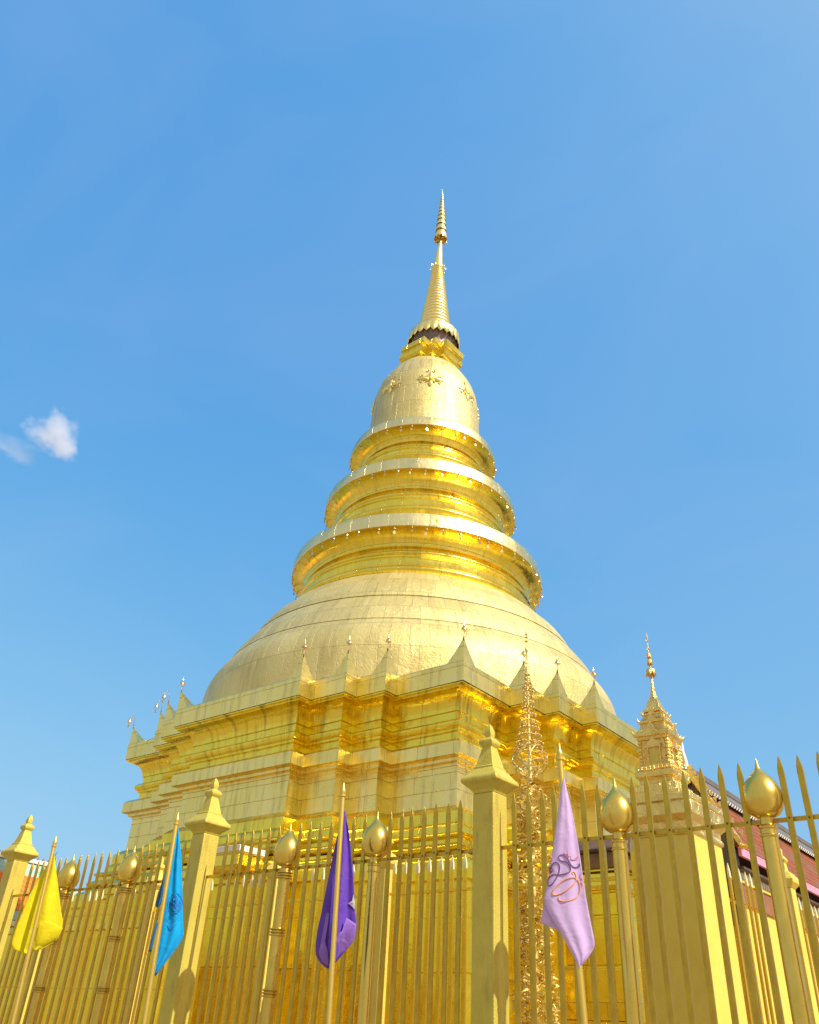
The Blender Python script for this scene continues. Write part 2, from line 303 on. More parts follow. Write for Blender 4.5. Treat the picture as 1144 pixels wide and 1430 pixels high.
# ------------------------------------------------------------------ mesh builder
class MB:
    def __init__(s): s.v = []; s.f = []; s.uv = []; s.mi = []
    def add(s, verts, faces, uvs=None, mi=0):
        o = len(s.v); s.v += [tuple(v) for v in verts]
        for k, f in enumerate(faces):
            s.f.append([o+i for i in f]); s.mi.append(mi)
            s.uv.append(uvs[k] if uvs else None)
        return s
    def box(s, x0, x1, y0, y1, z0, z1, mi=0):
        v = [(x0,y0,z0),(x1,y0,z0),(x1,y1,z0),(x0,y1,z0),(x0,y0,z1),(x1,y0,z1),(x1,y1,z1),(x0,y1,z1)]
        f = [(0,3,2,1),(4,5,6,7),(0,1,5,4),(1,2,6,5),(2,3,7,6),(3,0,4,7)]
        return s.add(v, f, mi=mi)
    def lathe(s, prof, n=48, c=(0,0), mi=0, a0=0.0, close=True):
        # prof: (r, z) from bottom to top, uv = (angle*rmax, arc length)
        rm = max(r for r, z in prof); o = len(s.v); arc = [0.0]
        for k in range(1, len(prof)): arc.append(arc[-1]+math.dist(prof[k], prof[k-1]))
        for r, z in prof:
            for i in range(n):
                a = a0+2*pi*i/n; s.v.append((c[0]+r*cos(a), c[1]+r*sin(a), z))
        for k in range(len(prof)-1):
            if prof[k] == prof[k+1]: continue
            for i in range(n):
                j = (i+1) % n
                s.f.append([o+k*n+i, o+k*n+j, o+(k+1)*n+j, o+(k+1)*n+i]); s.mi.append(mi)
                u0, u1 = i/n*2*pi*rm, (i+1)/n*2*pi*rm
                s.uv.append([(u0,arc[k]),(u1,arc[k]),(u1,arc[k+1]),(u0,arc[k+1])])
        if close:
            if prof[0][0] > 1e-4: s.f.append([o+i for i in range(n)][::-1]); s.mi.append(mi); s.uv.append(None)
            if prof[-1][0] > 1e-4: s.f.append([o+(len(prof)-1)*n+i for i in range(n)]); s.mi.append(mi); s.uv.append(None)
        return s
    def sweep(s, plan, prof, mi=0, cap_top=True, cap_bot=False):
        # plan: ccw orthogonal polygon; prof: (offset outward, z) bottom to top; mitred corners
        n = len(plan); o = len(s.v); nor = []
        for i in range(n):
            a, b = plan[i], plan[(i+1) % n]; l = math.dist(a, b)
            nor.append(((b[1]-a[1])/l, -(b[0]-a[0])/l))
        def ring(d): 
            out = []
            for i in range(n):
                n0, n1 = nor[i-1], nor[i]
                out.append((plan[i][0]+d*(n0[0]+n1[0]), plan[i][1]+d*(n0[1]+n1[1])))
            return out
        arc = [0.0]
        for k in range(1, len(prof)): arc.append(arc[-1]+math.dist(prof[k], prof[k-1]))
        per = [0.0]
        for i in range(n): per.append(per[-1]+math.dist(plan[i], plan[(i+1) % n]))
        for d, z in prof: s.v += [(x, y, z) for x, y in ring(d)]
        for k in range(len(prof)-1):
            for i in range(n):
                j = (i+1) % n
                s.f.append([o+k*n+i, o+k*n+j, o+(k+1)*n+j, o+(k+1)*n+i]); s.mi.append(mi)
                s.uv.append([(per[i],arc[k]),(per[i+1],arc[k]),(per[i+1],arc[k+1]),(per[i],arc[k+1])])
        if cap_top: s.f.append([o+(len(prof)-1)*n+i for i in range(n)]); s.mi.append(mi); s.uv.append(None)
        if cap_bot: s.f.append([o+i for i in range(n)][::-1]); s.mi.append(mi); s.uv.append(None)
        return s
    def sq(s, prof, c=(0,0), ky=1.0, mi=0):
        # square 'lathe': (half width, z); ky = depth ratio
        h0 = 1.0
        plan_n = 4; o = len(s.v)
        for h, z in prof:
            for sx, sy in ((-1,-1),(1,-1),(1,1),(-1,1)): s.v.append((c[0]+sx*h, c[1]+sy*h*ky, z))
        for k in range(len(prof)-1):
            for i in range(4):
                j = (i+1) % 4
                s.f.append([o+k*4+i, o+k*4+j, o+(k+1)*4+j, o+(k+1)*4+i]); s.mi.append(mi); s.uv.append(None)
        s.f.append([o+3,o+2,o+1,o]); s.mi.append(mi); s.uv.append(None)
        t = o+(len(prof)-1)*4; s.f.append([t,t+1,t+2,t+3]); s.mi.append(mi); s.uv.append(None)
        return s
    def tube(s, pts, r, n=6, mi=0):
        pts = [Vector(p) for p in pts]; rr = r if hasattr(r, '__len__') else [r]*len(pts)
        o = len(s.v)
        t0 = (pts[1]-pts[0]).normalized()
        up = Vector((0,0,1)) if abs(t0.z) < 0.9 else Vector((1,0,0))
        x = t0.cross(up).normalized()
        for k, p in enumerate(pts):
            t = (pts[min(k+1,len(pts)-1)]-pts[max(k-1,0)]).normalized()
            x = (x - t*x.dot(t)).normalized(); y = t.cross(x)
            for i in range(n):
                a = 2*pi*i/n; s.v.append(tuple(p+rr[k]*(cos(a)*x+sin(a)*y)))
        for k in range(len(pts)-1):
            for i in range(n):
                j = (i+1) % n
                s.f.append([o+k*n+i, o+k*n+j, o+(k+1)*n+j, o+(k+1)*n+i]); s.mi.append(mi); s.uv.append(None)
        s.f.append([o+i for i in range(n)][::-1]); s.mi.append(mi); s.uv.append(None)
        s.f.append([o+(len(pts)-1)*n+i for i in range(n)]); s.mi.append(mi); s.uv.append(None)
        return s
    def ball(s, c, r, n=10, m=7, mi=0, sc=(1,1,1)):
        pr = []
        o = len(s.v)
        for k in range(m+1):
            a = -pi/2+pi*k/m
            for i in range(n):
                b = 2*pi*i/n
                s.v.append((c[0]+r*sc[0]*cos(a)*cos(b), c[1]+r*sc[1]*cos(a)*sin(b), c[2]+r*sc[2]*sin(a)))
        for k in range(m):
            for i in range(n):
                j = (i+1) % n
                s.f.append([o+k*n+i, o+k*n+j, o+(k+1)*n+j, o+(k+1)*n+i]); s.mi.append(mi); s.uv.append(None)
        return s
    def prism(s, poly, axis, a, b, mi=0):
        # poly in the plane across axis ('x': (y,z), 'y': (x,z), 'z': (x,y)); solid between a and b
        n = len(poly)
        P = {'x': lambda p, t: (t, p[0], p[1]), 'y': lambda p, t: (p[0], t, p[1]), 'z': lambda p, t: (p[0], p[1], t)}[axis]
        v = [P(p, a) for p in poly]+[P(p, b) for p in poly]
        f = [list(range(n))[::-1], [n+i for i in range(n)]]+[[i, (i+1) % n, n+(i+1) % n, n+i] for i in range(n)]
        return s.add(v, f, mi=mi)

def obj(name, mb, mats, parent=None, loc=(0,0,0), smooth=35, bevel=0.0, fix=False):
    me = bpy.data.meshes.new(name)
    me.from_pydata(mb.v, [], mb.f)
    ul = me.uv_layers.new(name='UVMap')
    for p, u in zip(me.polygons, mb.uv):
        if u is None:      # world-sized box projection
            nn = p.normal
            for li in p.loop_indices:
                co = me.vertices[me.loops[li].vertex_index].co
                if abs(nn.z) > 0.75: q = (co.x, co.y)
                elif abs(nn.x) > abs(nn.y): q = (co.y, co.z)
                else: q = (co.x, co.z)
                ul.data[li].uv = q
        else:
            for li, q in zip(p.loop_indices, u): ul.data[li].uv = q
    for k, p in enumerate(me.polygons): p.material_index = mb.mi[k]
    for m in (mats if isinstance(mats, (list, tuple)) else [mats]): me.materials.append(m)
    bm = bmesh.new(); bm.from_mesh(me)
    bmesh.ops.remove_doubles(bm, verts=bm.verts, dist=1e-5)
    bmesh.ops.recalc_face_normals(bm, faces=bm.faces)
    bm.to_mesh(me); bm.free()
    if smooth:
        me.shade_smooth(); me.set_sharp_from_angle(angle=R(smooth))
    o = bpy.data.objects.new(name, me); COL.objects.link(o)
    o.location = loc
    if parent: o.parent = parent
    if bevel:
        b = o.modifiers.new('bevel', 'BEVEL'); b.width = bevel; b.segments = 2; b.limit_method = 'ANGLE'; b.angle_limit = R(40)
    return o
def tag(o, label, cat, group=None, kind=None):
    o['label'] = label; o['category'] = cat
    if group: o['group'] = group
    o['kind'] = kind or 'thing'
    return o
def thing(name, label, cat, loc=(0,0,0), group=None):
    o = bpy.data.objects.new(name, None); COL.objects.link(o); o.location = loc
    o.empty_display_size = 0.2
    return tag(o, label, cat, group)
def dup(o, parent, loc=None, rot=None):
    c = o.copy(); COL.objects.link(c); c.parent = parent
    if loc is not None: c.location = loc
    if rot is not None: c.rotation_euler = rot
    return c
def dup_tree(o, loc, label, rotz=None):
    c = o.copy(); COL.objects.link(c); c.location = loc; c['label'] = label
    if rotz is not None: c.rotation_euler = (0, 0, rotz)
    for ch in list(o.children):
        k = ch.copy(); COL.objects.link(k); k.parent = c
        for g in list(ch.children):
            q = g.copy(); COL.objects.link(q); q.parent = k
    return c
# ------------------------------------------------------------------ ground
g = MB(); g.add([(-2500,-2500,0),(2500,-2500,0),(2500,2500,0),(-2500,2500,0)], [(0,1,2,3)])
go = obj('ground', g, M['paving']); go['kind'] = 'structure'

# ------------------------------------------------------------------ the great gilded chedi
CX, CY = -18.98, 23.67
chedi = thing('chedi', 'huge gilded bell shaped chedi with stepped square base, three ringed tiers and needle spire', 'stupa', (CX, CY, 0))
a_, a1, a2, h_ = 8.72, 8.24, 7.76, 7.28
b0, b1, b2 = 2.75, 4.03, 5.06
def plan_of(a, a1, a2, h, b0, b1, b2):
    front = [(-h,-h),(-b2,-h),(-b2,-a2),(-b1,-a2),(-b1,-a1),(-b0,-a1),(-b0,-a),(b0,-a),(b0,-a1),(b1,-a1),(b1,-a2),(b2,-a2),(b2,-h)]
    out = []
    for k in range(4):
        for x, y in front:
            for _ in range(k): x, y = -y, x
            out.append((x, y))
    return out
PLAN = plan_of(a_, a1, a2, h_, b0, b1, b2)
def cove(d0, z0, d1, z1, n=7, conv=False):
    out = []
    for k in range(n+1):
        t = k/n*pi/2
        if conv: out.append((d0+(d1-d0)*sin(t), z0+(z1-z0)*(1-cos(t))))
        else: out.append((d0+(d1-d0)*(1-cos(t)), z0+(z1-z0)*sin(t)))
    return out
# plinth: tall flat sheet-clad base, three low steps at its foot
obj('plinth', MB().sweep(PLAN, [(1.1,0),(1.1,0.5),(0.85,0.5),(0.85,1.0),(0.62,1.0),(0.6,2.95),(0.66,2.95),(0.66,3.05),(0.6,3.05),(0.58,4.72),(0.7,4.74),(0.7,4.95),(0.5,4.97)], cap_top=False), M['plinth_gold'], chedi)
# lower mouldings between plinth and wall
low = [(0.42,4.965),(0.42,5.12)]+cove(0.42,5.12,0.16,5.30,5)+[(0.2,5.31),(0.2,5.38),(0.05,5.40)]
low += [(0.05+0.17*sin(pi*k/8), 5.40+0.24*k/8) for k in range(1, 9)]
low += [(-0.02,5.65),(-0.02,5.74)]+[(-0.02+0.12*sin(pi*k/6), 5.74+0.16*k/6) for k in range(1, 7)]
low += [(-0.12,5.91),(-0.12,6.0)]+cove(-0.12,6.0,-0.26,6.16,5)+[(-0.24,6.17),(-0.24,6.44)]+[(-0.44,6.62),(-0.5,6.63)]
obj('base_moulding', MB().sweep(PLAN, low, cap_top=False), M['cornice_gold'], chedi)
obj('pedestal_wall', MB().sweep(PLAN, [(-0.5,6.63),(-0.5,7.6)], cap_top=False), M['wall_gold'], chedi)
obj('frieze_band', MB().sweep(PLAN, [(-0.5,7.6),(-0.47,7.61),(-0.47,7.68),(-0.37,7.70),(-0.36,7.77),(-0.26,7.79),(-0.2,7.81),(-0.2,8.13),(-0.3,8.22),(-0.53,8.26)], cap_top=False), M['wall_gold'], chedi)
cor = [(-0.53,8.26),(-0.53,8.49),(-0.47,8.50),(-0.46,8.56),(-0.42,8.58),(-0.37,8.66),(-0.37,8.73),(-0.45,8.80),(-0.54,8.84),(-0.54,9.03),(-0.5,9.05)]
cor += cove(-0.5,9.05,-0.12,9.5,9)
cor += [(-0.09,9.5),(-0.09,9.55),(-0.02,9.56),(-0.02,9.60)]
obj('cornice', MB().sweep(PLAN, cor, cap_top=False), M['cornice_gold'], chedi)
obj('parapet', MB().sweep(PLAN, [(0.0,9.60),(0.02,10.12),(0.0,10.15),(-0.36,10.15),(-0.4,9.72)], cap_top=True), M['wall_gold'], chedi)
# corner spikes: quarter pyramids on every outer corner, each with a little bell on a rod
sp = MB(); rows = []
for k in range(9):
    t = k/8; w = 0.54*(1-t)**1.25+0.012
    rows.append((w, 0.68*t))
o = 0
for w, z in rows: sp.v += [(0,0,z),(-w,0,z),(-w,w,z),(0,w,z)]
for k in range(8):
    for i in range(4):
        j = (i+1) % 4; sp.f.append([k*4+i,k*4+j,(k+1)*4+j,(k+1)*4+i]); sp.mi.append(0); sp.uv.append(None)
sp.f.append([32,33,34,35]); sp.mi.append(0); sp.uv.append(None)
sp.box(-0.022,0.0,0.0,0.022,0.56,0.70,mi=1)
spike0 = None
fb = MB()
fb.tube([(0,0,0.66),(0,0,0.98)], 0.012, 5)
fb.lathe([(0.085,0.86),(0.08,0.88),(0.06,0.92),(0.03,0.96),(0.015,1.0),(0.006,1.12)], 12)
fb.tube([(0,0,0.78),(0.07,-0.02,0.82),(0.11,-0.03,0.76),(0.09,-0.02,0.68),(0.03,0,0.66)], 0.009, 5)
fb2 = MB()
fb2.tube([(0,0,0.66),(0.0,0,0.86),(-0.02,-0.02,1.0),(-0.08,-0.06,1.06),(-0.14,-0.1,1.0),(-0.15,-0.1,0.95)], 0.013, 6)
fb2.lathe([(0.075,0.80),(0.07,0.84),(0.05,0.9),(0.02,0.95),(0.01,0.97)], 12, c=(-0.15,-0.1))
fb2.prism([(-0.19,0.62),(-0.13,0.62),(-0.12,0.7),(-0.155,0.77),(-0.2,0.7)], 'y', -0.11, -0.10)
spike_mesh = bell_a = bell_b = None
corners = []
for k in range(4):
    for x, y, fl in ((b2,-a2,0),(b1,-a1,0),(b0,-a_,0),(-b0,-a_,1),(-b1,-a1,1),(-b2,-a2,1),(-h_,-h_,1)):
        xx, yy = x, y
        rot = k*pi/2
        for _ in range(k): xx, yy = -yy, xx
        # local spike leg directions: -x and +y point inward for a (+x,-y) corner
        corners.append((xx, yy, rot-(pi/2 if fl else 0)))
for x, y, r in corners:
    if spike_mesh is None:
        s_ = obj('corner_spike', sp, [M['wall_gold'], M['bell_dark']], chedi, smooth=20); spike_mesh = s_
    else:
        s_ = dup(spike_mesh, chedi)
    s_.location = (x, y, 10.14); s_.rotation_euler = (0, 0, r)
    left = x < -4 and y < 0
    if left:
        if bell_b is None: bell_b = q = obj('finial_bell', fb2, M['bell_brass'], s_)
        else: q = dup(bell_b, s_)
    else:
        if bell_a is None: bell_a = q = obj('finial_bell', fb, M['bell_brass'], s_)
        else: q = dup(bell_a, s_)
    q.rotation_euler = (0, 0, -r)
# round body; its axis leans a touch as it rises
OX, OY = 0.764, 0.645
def off(z):
    pts = [(0,-0.31),(29.4,-0.31),(30.6,-0.13),(32,-0.06),(37,-0.05),(40,0.03),(44,0.0)]
    for (z0, d0), (z1, d1) in zip(pts, pts[1:]):
        if z0 <= z <= z1: d = d0+(d1-d0)*(z-z0)/(z1-z0); return (d*OX, d*OY)
    return (0, 0)
def lean(mb):
    mb.v = [(x+off(z)[0], y+off(z)[1], z) for x, y, z in mb.v]; return mb
def smooth_prof(P, n=5):
    out = []
    for i in range(len(P)-1):
        a, b, c, d = P[max(i-1,0)], P[i], P[i+1], P[min(i+2,len(P)-1)]
        for k in range(n):
            w = k/n; out.append(tuple(0.5*((2*b[q])+(c[q]-a[q])*w+(2*a[q]-5*b[q]+4*c[q]-d[q])*w*w+(3*b[q]-a[q]-3*c[q]+d[q])*w**3) for q in (0, 1)))
    return out+[P[-1]]
# three bulging courses, each stepping in behind the one below
_c1 = [(7.60,9.6),(7.65,10.6),(7.65,11.4),(7.60,11.8),(7.50,12.1),(7.36,12.35),(7.20,12.58),(7.07,12.76),(7.03,12.785)]
_c2 = [(7.065,12.79),(7.0,12.92),(6.90,13.12),(6.77,13.34),(6.62,13.55),(6.46,13.75),(6.31,13.93),(6.25,13.995)]
_c3 = [(6.285,14.0),(6.21,14.15),(6.12,14.32),(6.00,14.5),(5.86,14.7),(5.66,14.9),(5.47,15.1),(5.29,15.3),(5.12,15.45),(4.92,15.58)]
dome = smooth_prof(_c1, 4)+smooth_prof(_c2, 4)+smooth_prof(_c3, 4)
dome.append((4.6, 15.62))
obj('dome', lean(MB().lathe(dome, 160)), M['dome_gold'], chedi, smooth=50)
def tier(Rb, z0, zb):
    # ring moulding stack deep under a broad overhanging rim; zb = foot, z0 = rim's lower edge
    s = (z0-zb); k = Rb
    def Z(t): return zb+s*t
    p = [(k-0.46,Z(-0.04)),(k-0.38,Z(-0.02)),(k-0.36,Z(0.0))]
    p += [(k-0.38+0.18*sin(pi*i/10), Z(0.0+0.22*i/10)) for i in range(11)]              # torus
    p += [(k-0.52,Z(0.235)),(k-0.50,Z(0.25)),(k-0.49,Z(0.41)),(k-0.43,Z(0.43)),(k-0.43,Z(0.46)),(k-0.60,Z(0.475))]   # pale band
    p += [(k-0.60+0.13*sin(pi*i/8), Z(0.475+0.14*i/8)) for i in range(1, 9)]
    p += [(k-0.70,Z(0.625)),(k-0.70,Z(0.69)),(k-0.58,Z(0.70)),(k-0.56,Z(0.73)),(k-0.66,Z(0.75))]
    for i in range(0, 11):
        t = i/10*pi/2; p.append((k-0.64+0.585*(1-cos(t)), Z(0.75)+(z0-0.02-Z(0.75))*sin(t)))
    p += [(k-0.05,z0-0.015)]
    return p
wb = MB()
wb.lathe([(0.05,-0.16),(0.045,-0.13),(0.03,-0.08),(0.008,-0.06)], 8)
wb.tube([(0,0,-0.07),(0,0,0.02)], 0.008, 4)
wb.prism([(-0.035,-0.34),(0.035,-0.34),(0.045,-0.27),(0,-0.19),(-0.045,-0.27)], 'y', -0.006, 0.006)
wind0 = None
def make_tier(Rb, z0, zb, top, nb):
    global wind0
    t = obj('ring_tier', lean(MB().lathe(tier(Rb, z0, zb), 128, close=False)), M['ring_gold'], chedi, smooth=40)
    obj('rim', lean(MB().lathe([(Rb-0.12,z0+0.02),(Rb-0.06,z0-0.012),(Rb-0.015,z0-0.016),(Rb,z0)]+top, 128, close=False)), M['rim_gold'], t, smooth=40)
    for i in range(nb):
        a = 2*pi*(i+0.3*random.random())/nb
        if wind0 is None: wind0 = w = obj('wind_bell', wb, M['bell_brass'], t)
        else: w = dup(wind0, t)
        w.location = ((Rb-0.02)*cos(a)+off(z0)[0], (Rb-0.02)*sin(a)+off(z0)[1], z0-0.01)
        w.rotation_euler = (random.uniform(-.2,.2), random.uniform(-.2,.2), a+pi/2+random.uniform(-.6,.6))
        k = random.uniform(0.75, 1.15); w.scale = (k, k, k)
    return t
make_tier(5.14, 17.42, 15.57, [(5.14,17.76),(5.07,17.98),(4.95,18.05),(4.3,18.22),(3.85,18.42),(3.6,18.6)], 52)
make_tier(4.13, 20.72, 18.80, [(4.13,21.04),(4.07,21.24),(3.95,21.30),(3.4,21.5),(3.1,21.7),(2.8,21.8)], 44)
make_tier(3.30, 23.62, 22.05, [(3.30,23.90),(3.23,24.08),(3.10,24.14),(2.80,24.20),(2.63,24.26),(2.60,24.6)], 36)
bellp = [(2.60,24.6),(2.57,25.4),(2.54,26.0),(2.505,26.5),(2.475,27.0),(2.42,27.5),(2.28,28.0),(2.14,28.3),(1.97,28.6),(1.76,28.95),(1.55,29.2),(1.3,29.32),(0.9,29.36)]
def rbell(z):
    for (r0, z0), (r1, z1) in zip(bellp, bellp[1:]):
        if z0 <= z <= z1: return r0+(r1-r0)*(z-z0)/(z1-z0)
bl = obj('bell', lean(MB().lathe(bellp, 112)), M['dome_gold'], chedi, smooth=50)
# raised flower ornaments round the shoulder of the bell
def on_bell(a, z, d=0.0):
    r = rbell(z)+d; return Vector((r*cos(a)+off(z)[0], r*sin(a)+off(z)[1], z))
def flower(a0, zc=26.9):
    f = MB()
    def P(u, w, d):     # u sideways in metres, w upward along the surface
        z = zc+w*0.93; return on_bell(a0+u/rbell(z), z, d)
    def petal(ang, L, wd):
        ca, sa = cos(ang), sin(ang); cl = []; o = len(f.v); n = 7
        for k in range(n+1):
            t = k/n; ww = wd*sin(pi*min(1, t*0.92+0.08))**0.8
            c = (0.10+t*L)
            for q, dd in ((-1,0.0),(-0.5,0.07),(0.5,0.07),(1,0.0)):
                u = c*ca-q*ww*sa; w = c*sa+q*ww*ca
                f.v.append(tuple(P(u, w, 1.0*dd*sin(pi*min(1,t*0.8+0.2))+0.02)))
        for k in range(n):
            for q in range(3):
                f.f.append([o+k*4+q,o+k*4+q+1,o+(k+1)*4+q+1,o+(k+1)*4+q]); f.mi.append(0); f.uv.append(None)
    for ang in (0, pi): petal(ang, 0.52, 0.11)
    for ang in (pi/2, -pi/2): petal(ang, 0.42, 0.10)
    for ang in (pi/4, 3*pi/4, -pi/4, -3*pi/4): petal(ang, 0.20, 0.05)
    f.ball(tuple(P(0,0,0.02)), 0.10, 10, 6)
    for sx, sy in ((0.42,0.19),(-0.42,0.19),(0.42,-0.19),(-0.42,-0.19),(0.14,0.56),(-0.14,0.56)):
        f.tube([P(sx+0.06*cos(t*2*pi/8), sy+0.06*sin(t*2*pi/8), 0.02) for t in range(8)], 0.022, 5)
    return f
for k in range(8):
    obj('flower_ornament', flower(R(-47)+k*pi/4), M['spire_gold'], bl, smooth=60)
# harmika: redented square throne with heavy cornice
hp = lambda s: plan_of(1.09*s, 0.98*s, 0.98*s, 0.87*s, 0.52*s, 0.62*s, 0.72*s)
def plan3(a, m, h, b, c): 
    front = [(-h,-h),(-c,-h),(-c,-m),(-b,-m),(-b,-a),(b,-a),(b,-m),(c,-m),(c,-h)]
    out = []
    for k in range(4):
        for x, y in front:
            for _ in range(k): x, y = -y, x
            out.append((x, y))
    return out
def plan1(a, h, b):
    front = [(-h,-h),(-b,-h),(-b,-a),(b,-a),(b,-h)]
    out = []
    for k in range(4):
        for x, y in front:
            for _ in range(k): x, y = -y, x
            out.append((x, y))
    return out
HP = plan1(1.50, 1.12, 0.70)
har = [(-0.10,28.6),(-0.10,29.30),(-0.16,29.34),(-0.22,29.36),(-0.22,29.46),(-0.16,29.48)]+[(-0.16+0.13*sin(pi*k/6), 29.48+0.16*k/6) for k in range(1, 7)]
har += [(-0.24,29.66),(-0.24,29.78),(-0.18,29.80),(-0.17,29.86)]+cove(-0.17,29.86,-0.03,30.10,5)+[(-0.03,30.14),(0.0,30.15),(0.0,30.45)]
obj('harmika', lean(MB().sweep(HP, har)), M['ring_gold'], chedi, smooth=25)
dr = MB().lathe([(1.02,30.45),(1.05,30.6),(1.04,30.95),(1.10,31.15),(1.20,31.4),(1.24,31.7)], 64)
obj('drum', lean(dr), M['dark_drum'], chedi)
lc = MB(); n = 24; m_ = 8
ring = [(0.80,32.16),(1.0,32.10),(1.18,32.02),(1.25,31.96),(1.28,31.85),(1.295,31.65)]
NS = n*m_
for k, (r, z) in enumerate(ring+[(1.31, 0)]):
    for i in range(NS):
        a = 2*pi*i/NS; u = (i % m_)/m_
        rr = r*(1+(0.014*abs(sin(pi*u)) if k > 2 else 0)); zz = z
        if k == len(ring): zz = 31.44-0.24*(1-abs(2*u-1))**0.8
        lc.v.append((rr*cos(a), rr*sin(a), zz))
for k in range(len(ring)):
    for i in range(NS):
        j = (i+1) % NS
        lc.f.append([k*NS+i,(k+1)*NS+i,(k+1)*NS+j,k*NS+j]); lc.mi.append(0); lc.uv.append([(i*0.04,k*.2),(i*0.04,k*.2+.2),(i*.04+.04,k*.2+.2),(i*.04+.04,k*.2)])
lco = obj('lotus_collar', lean(lc), M['spire_gold'], chedi, smooth=50)
so_ = lco.modifiers.new('solid', 'SOLIDIFY'); so_.thickness = 0.04
# ringed spire
rp = []; zs = 32.05; nr = 22; z = zs
hs = [1.0-0.018*i for i in range(nr)]; tot = sum(hs); H = 37.05-zs
for i in range(nr):
    hh = H*hs[i]/tot; t = (z-zs)/H; r = 0.87-0.58*t**0.95
    rp += [(r-0.075,z),(r-0.012,z+hh*0.12),(r+0.012,z+hh*0.4),(r-0.008,z+hh*0.68),(r-0.075,z+hh*0.93)]
    z += hh
rp += [(0.24,37.05),(0.33,37.1),(0.33,37.2),(0.24,37.24)]
obj('ringed_spire', lean(MB().lathe(rp, 56)), M['spire_gold'], chedi, smooth=50)
sc_ = MB().lathe([(0.235,37.2),(0.245,37.5),(0.19,38.3),(0.12,39.2),(0.075,39.8),(0.06,40.1),(0.05,43.0)], 32)
for k in range(10):
    a = 2*pi*k/10; sc_.tube([(0.24*cos(a),0.24*sin(a),37.2),(0.36*cos(a),0.36*sin(a),37.3),(0.42*cos(a),0.42*sin(a),37.18)], 0.018, 5); sc_.ball((0.42*cos(a),0.42*sin(a),37.1), 0.035, 6, 5)
obj('spire_needle', lean(sc_), M['spire_gold'], chedi)
um = MB(); tb = [(39.62,0.37),(40.25,0.315),(40.75,0.285),(41.2,0.25),(41.6,0.215),(41.95,0.185),(42.28,0.16),(42.58,0.138),(42.85,0.118),(43.1,0.098),(43.33,0.08),(43.53,0.063)]
for (z, r), (z2, r2) in zip(tb, tb[1:]+[(43.7,0.04)]):
    hh = (z2-z)*0.9
    um.lathe([(r-0.02,z+0.02),(r,z),(r*1.0,z+0.03),(r*0.93,z+hh*0.45),(r2*0.86,z+hh),(r2*0.6,z+hh+0.03),(r2*0.5,z+hh),(r-0.03,z+0.08)], 28, close=False)
um.lathe([(0.02,43.6),(0.04,43.72),(0.02,43.8),(0.004,44.08)], 10)
for a in (0, pi/2):
    um.tube([(-0.36*cos(a),-0.36*sin(a),39.66),(0.36*cos(a),0.36*sin(a),39.66)], 0.025, 5)
for k in range(12):
    a = 2*pi*k/12; um.prism([(-0.03,39.5),(0.03,39.5),(0.03,39.63),(-0.03,39.63)], 'y', -0.005, 0.005)
    for q in range(8):
        x, y, zz = um.v[-8+q]; um.v[-8+q] = ((0.365+y)*cos(a)-x*sin(a), (0.365+y)*sin(a)+x*cos(a), zz)
obj('tiered_umbrella', lean(um), M['spire_gold'], chedi)
# small gilt ledge with a pale top on the near face of the base
lb = MB(); lb.sq([(0.36,4.82),(0.42,4.96),(0.56,5.04),(0.56,5.28),(0.60,5.30),(0.60,5.33)], c=(2.1,-9.5), ky=0.7)
lg = obj('offering_ledge', lb, M['cornice_gold'], chedi, bevel=0.01)
obj('ledge_top', MB().box(1.46,2.74,-9.95,-9.05,5.33,5.47), M['white_ledge'], lg, bevel=0.008)
# ------------------------------------------------------------------ outer fence
FY = 7.0
PX = [-4.65, -8.98, -13.55, -0.20]
def make_pillar(label, hw=0.122, mat='pillar_paint', s=1.0):
    t = thing('fence_pillar', label, 'fence pillar', group='masonry pillars of the outer fence')
    sh = MB().sq([(hw+0.05,0),(hw+0.05,0.45),(hw,0.5),(hw,3.735)])
    obj('shaft', sh, M[mat], t, smooth=0, bevel=0.012)
    cp = MB().sq([(hw-0.005,3.735),(hw+0.004,3.755),(hw+0.018,3.775),(hw+0.048,3.80),(0.192,3.822),(0.21,3.838),(0.212,3.862),(0.204,3.882),(0.182,3.902),(0.155,3.935),(0.138,3.96),(0.118,3.975),(0.118,4.0),(0.104,4.004),(0.094,4.05),(0.076,4.12),(0.058,4.19),(0.054,4.205),(0.062,4.215),(0.078,4.235),(0.082,4.255),(0.078,4.275),(0.05,4.30),(0.036,4.31)])
    obj('cap', cp, M[mat], t, smooth=30, bevel=0.006)
    kn = MB().sq([(0.030,4.30),(0.038,4.33),(0.040,4.36),(0.036,4.39),(0.022,4.43),(0.006,4.455)])
    obj('knob', kn, M[mat], t, smooth=60, bevel=0.008)
    return t
p0 = make_pillar('large gold painted fence pillar just left of the ornate filigree mast')
p0.location = (PX[0], FY, 0)
dup_tree(p0, (PX[1], FY, 0), 'gold painted fence pillar standing right beside the blue flag')
dup_tree(p0, (PX[2], FY, 0), 'gold painted fence pillar standing right behind the yellow flag')
dup_tree(p0, (PX[3], FY, 0), 'gold painted fence pillar at the right end of the front fence')

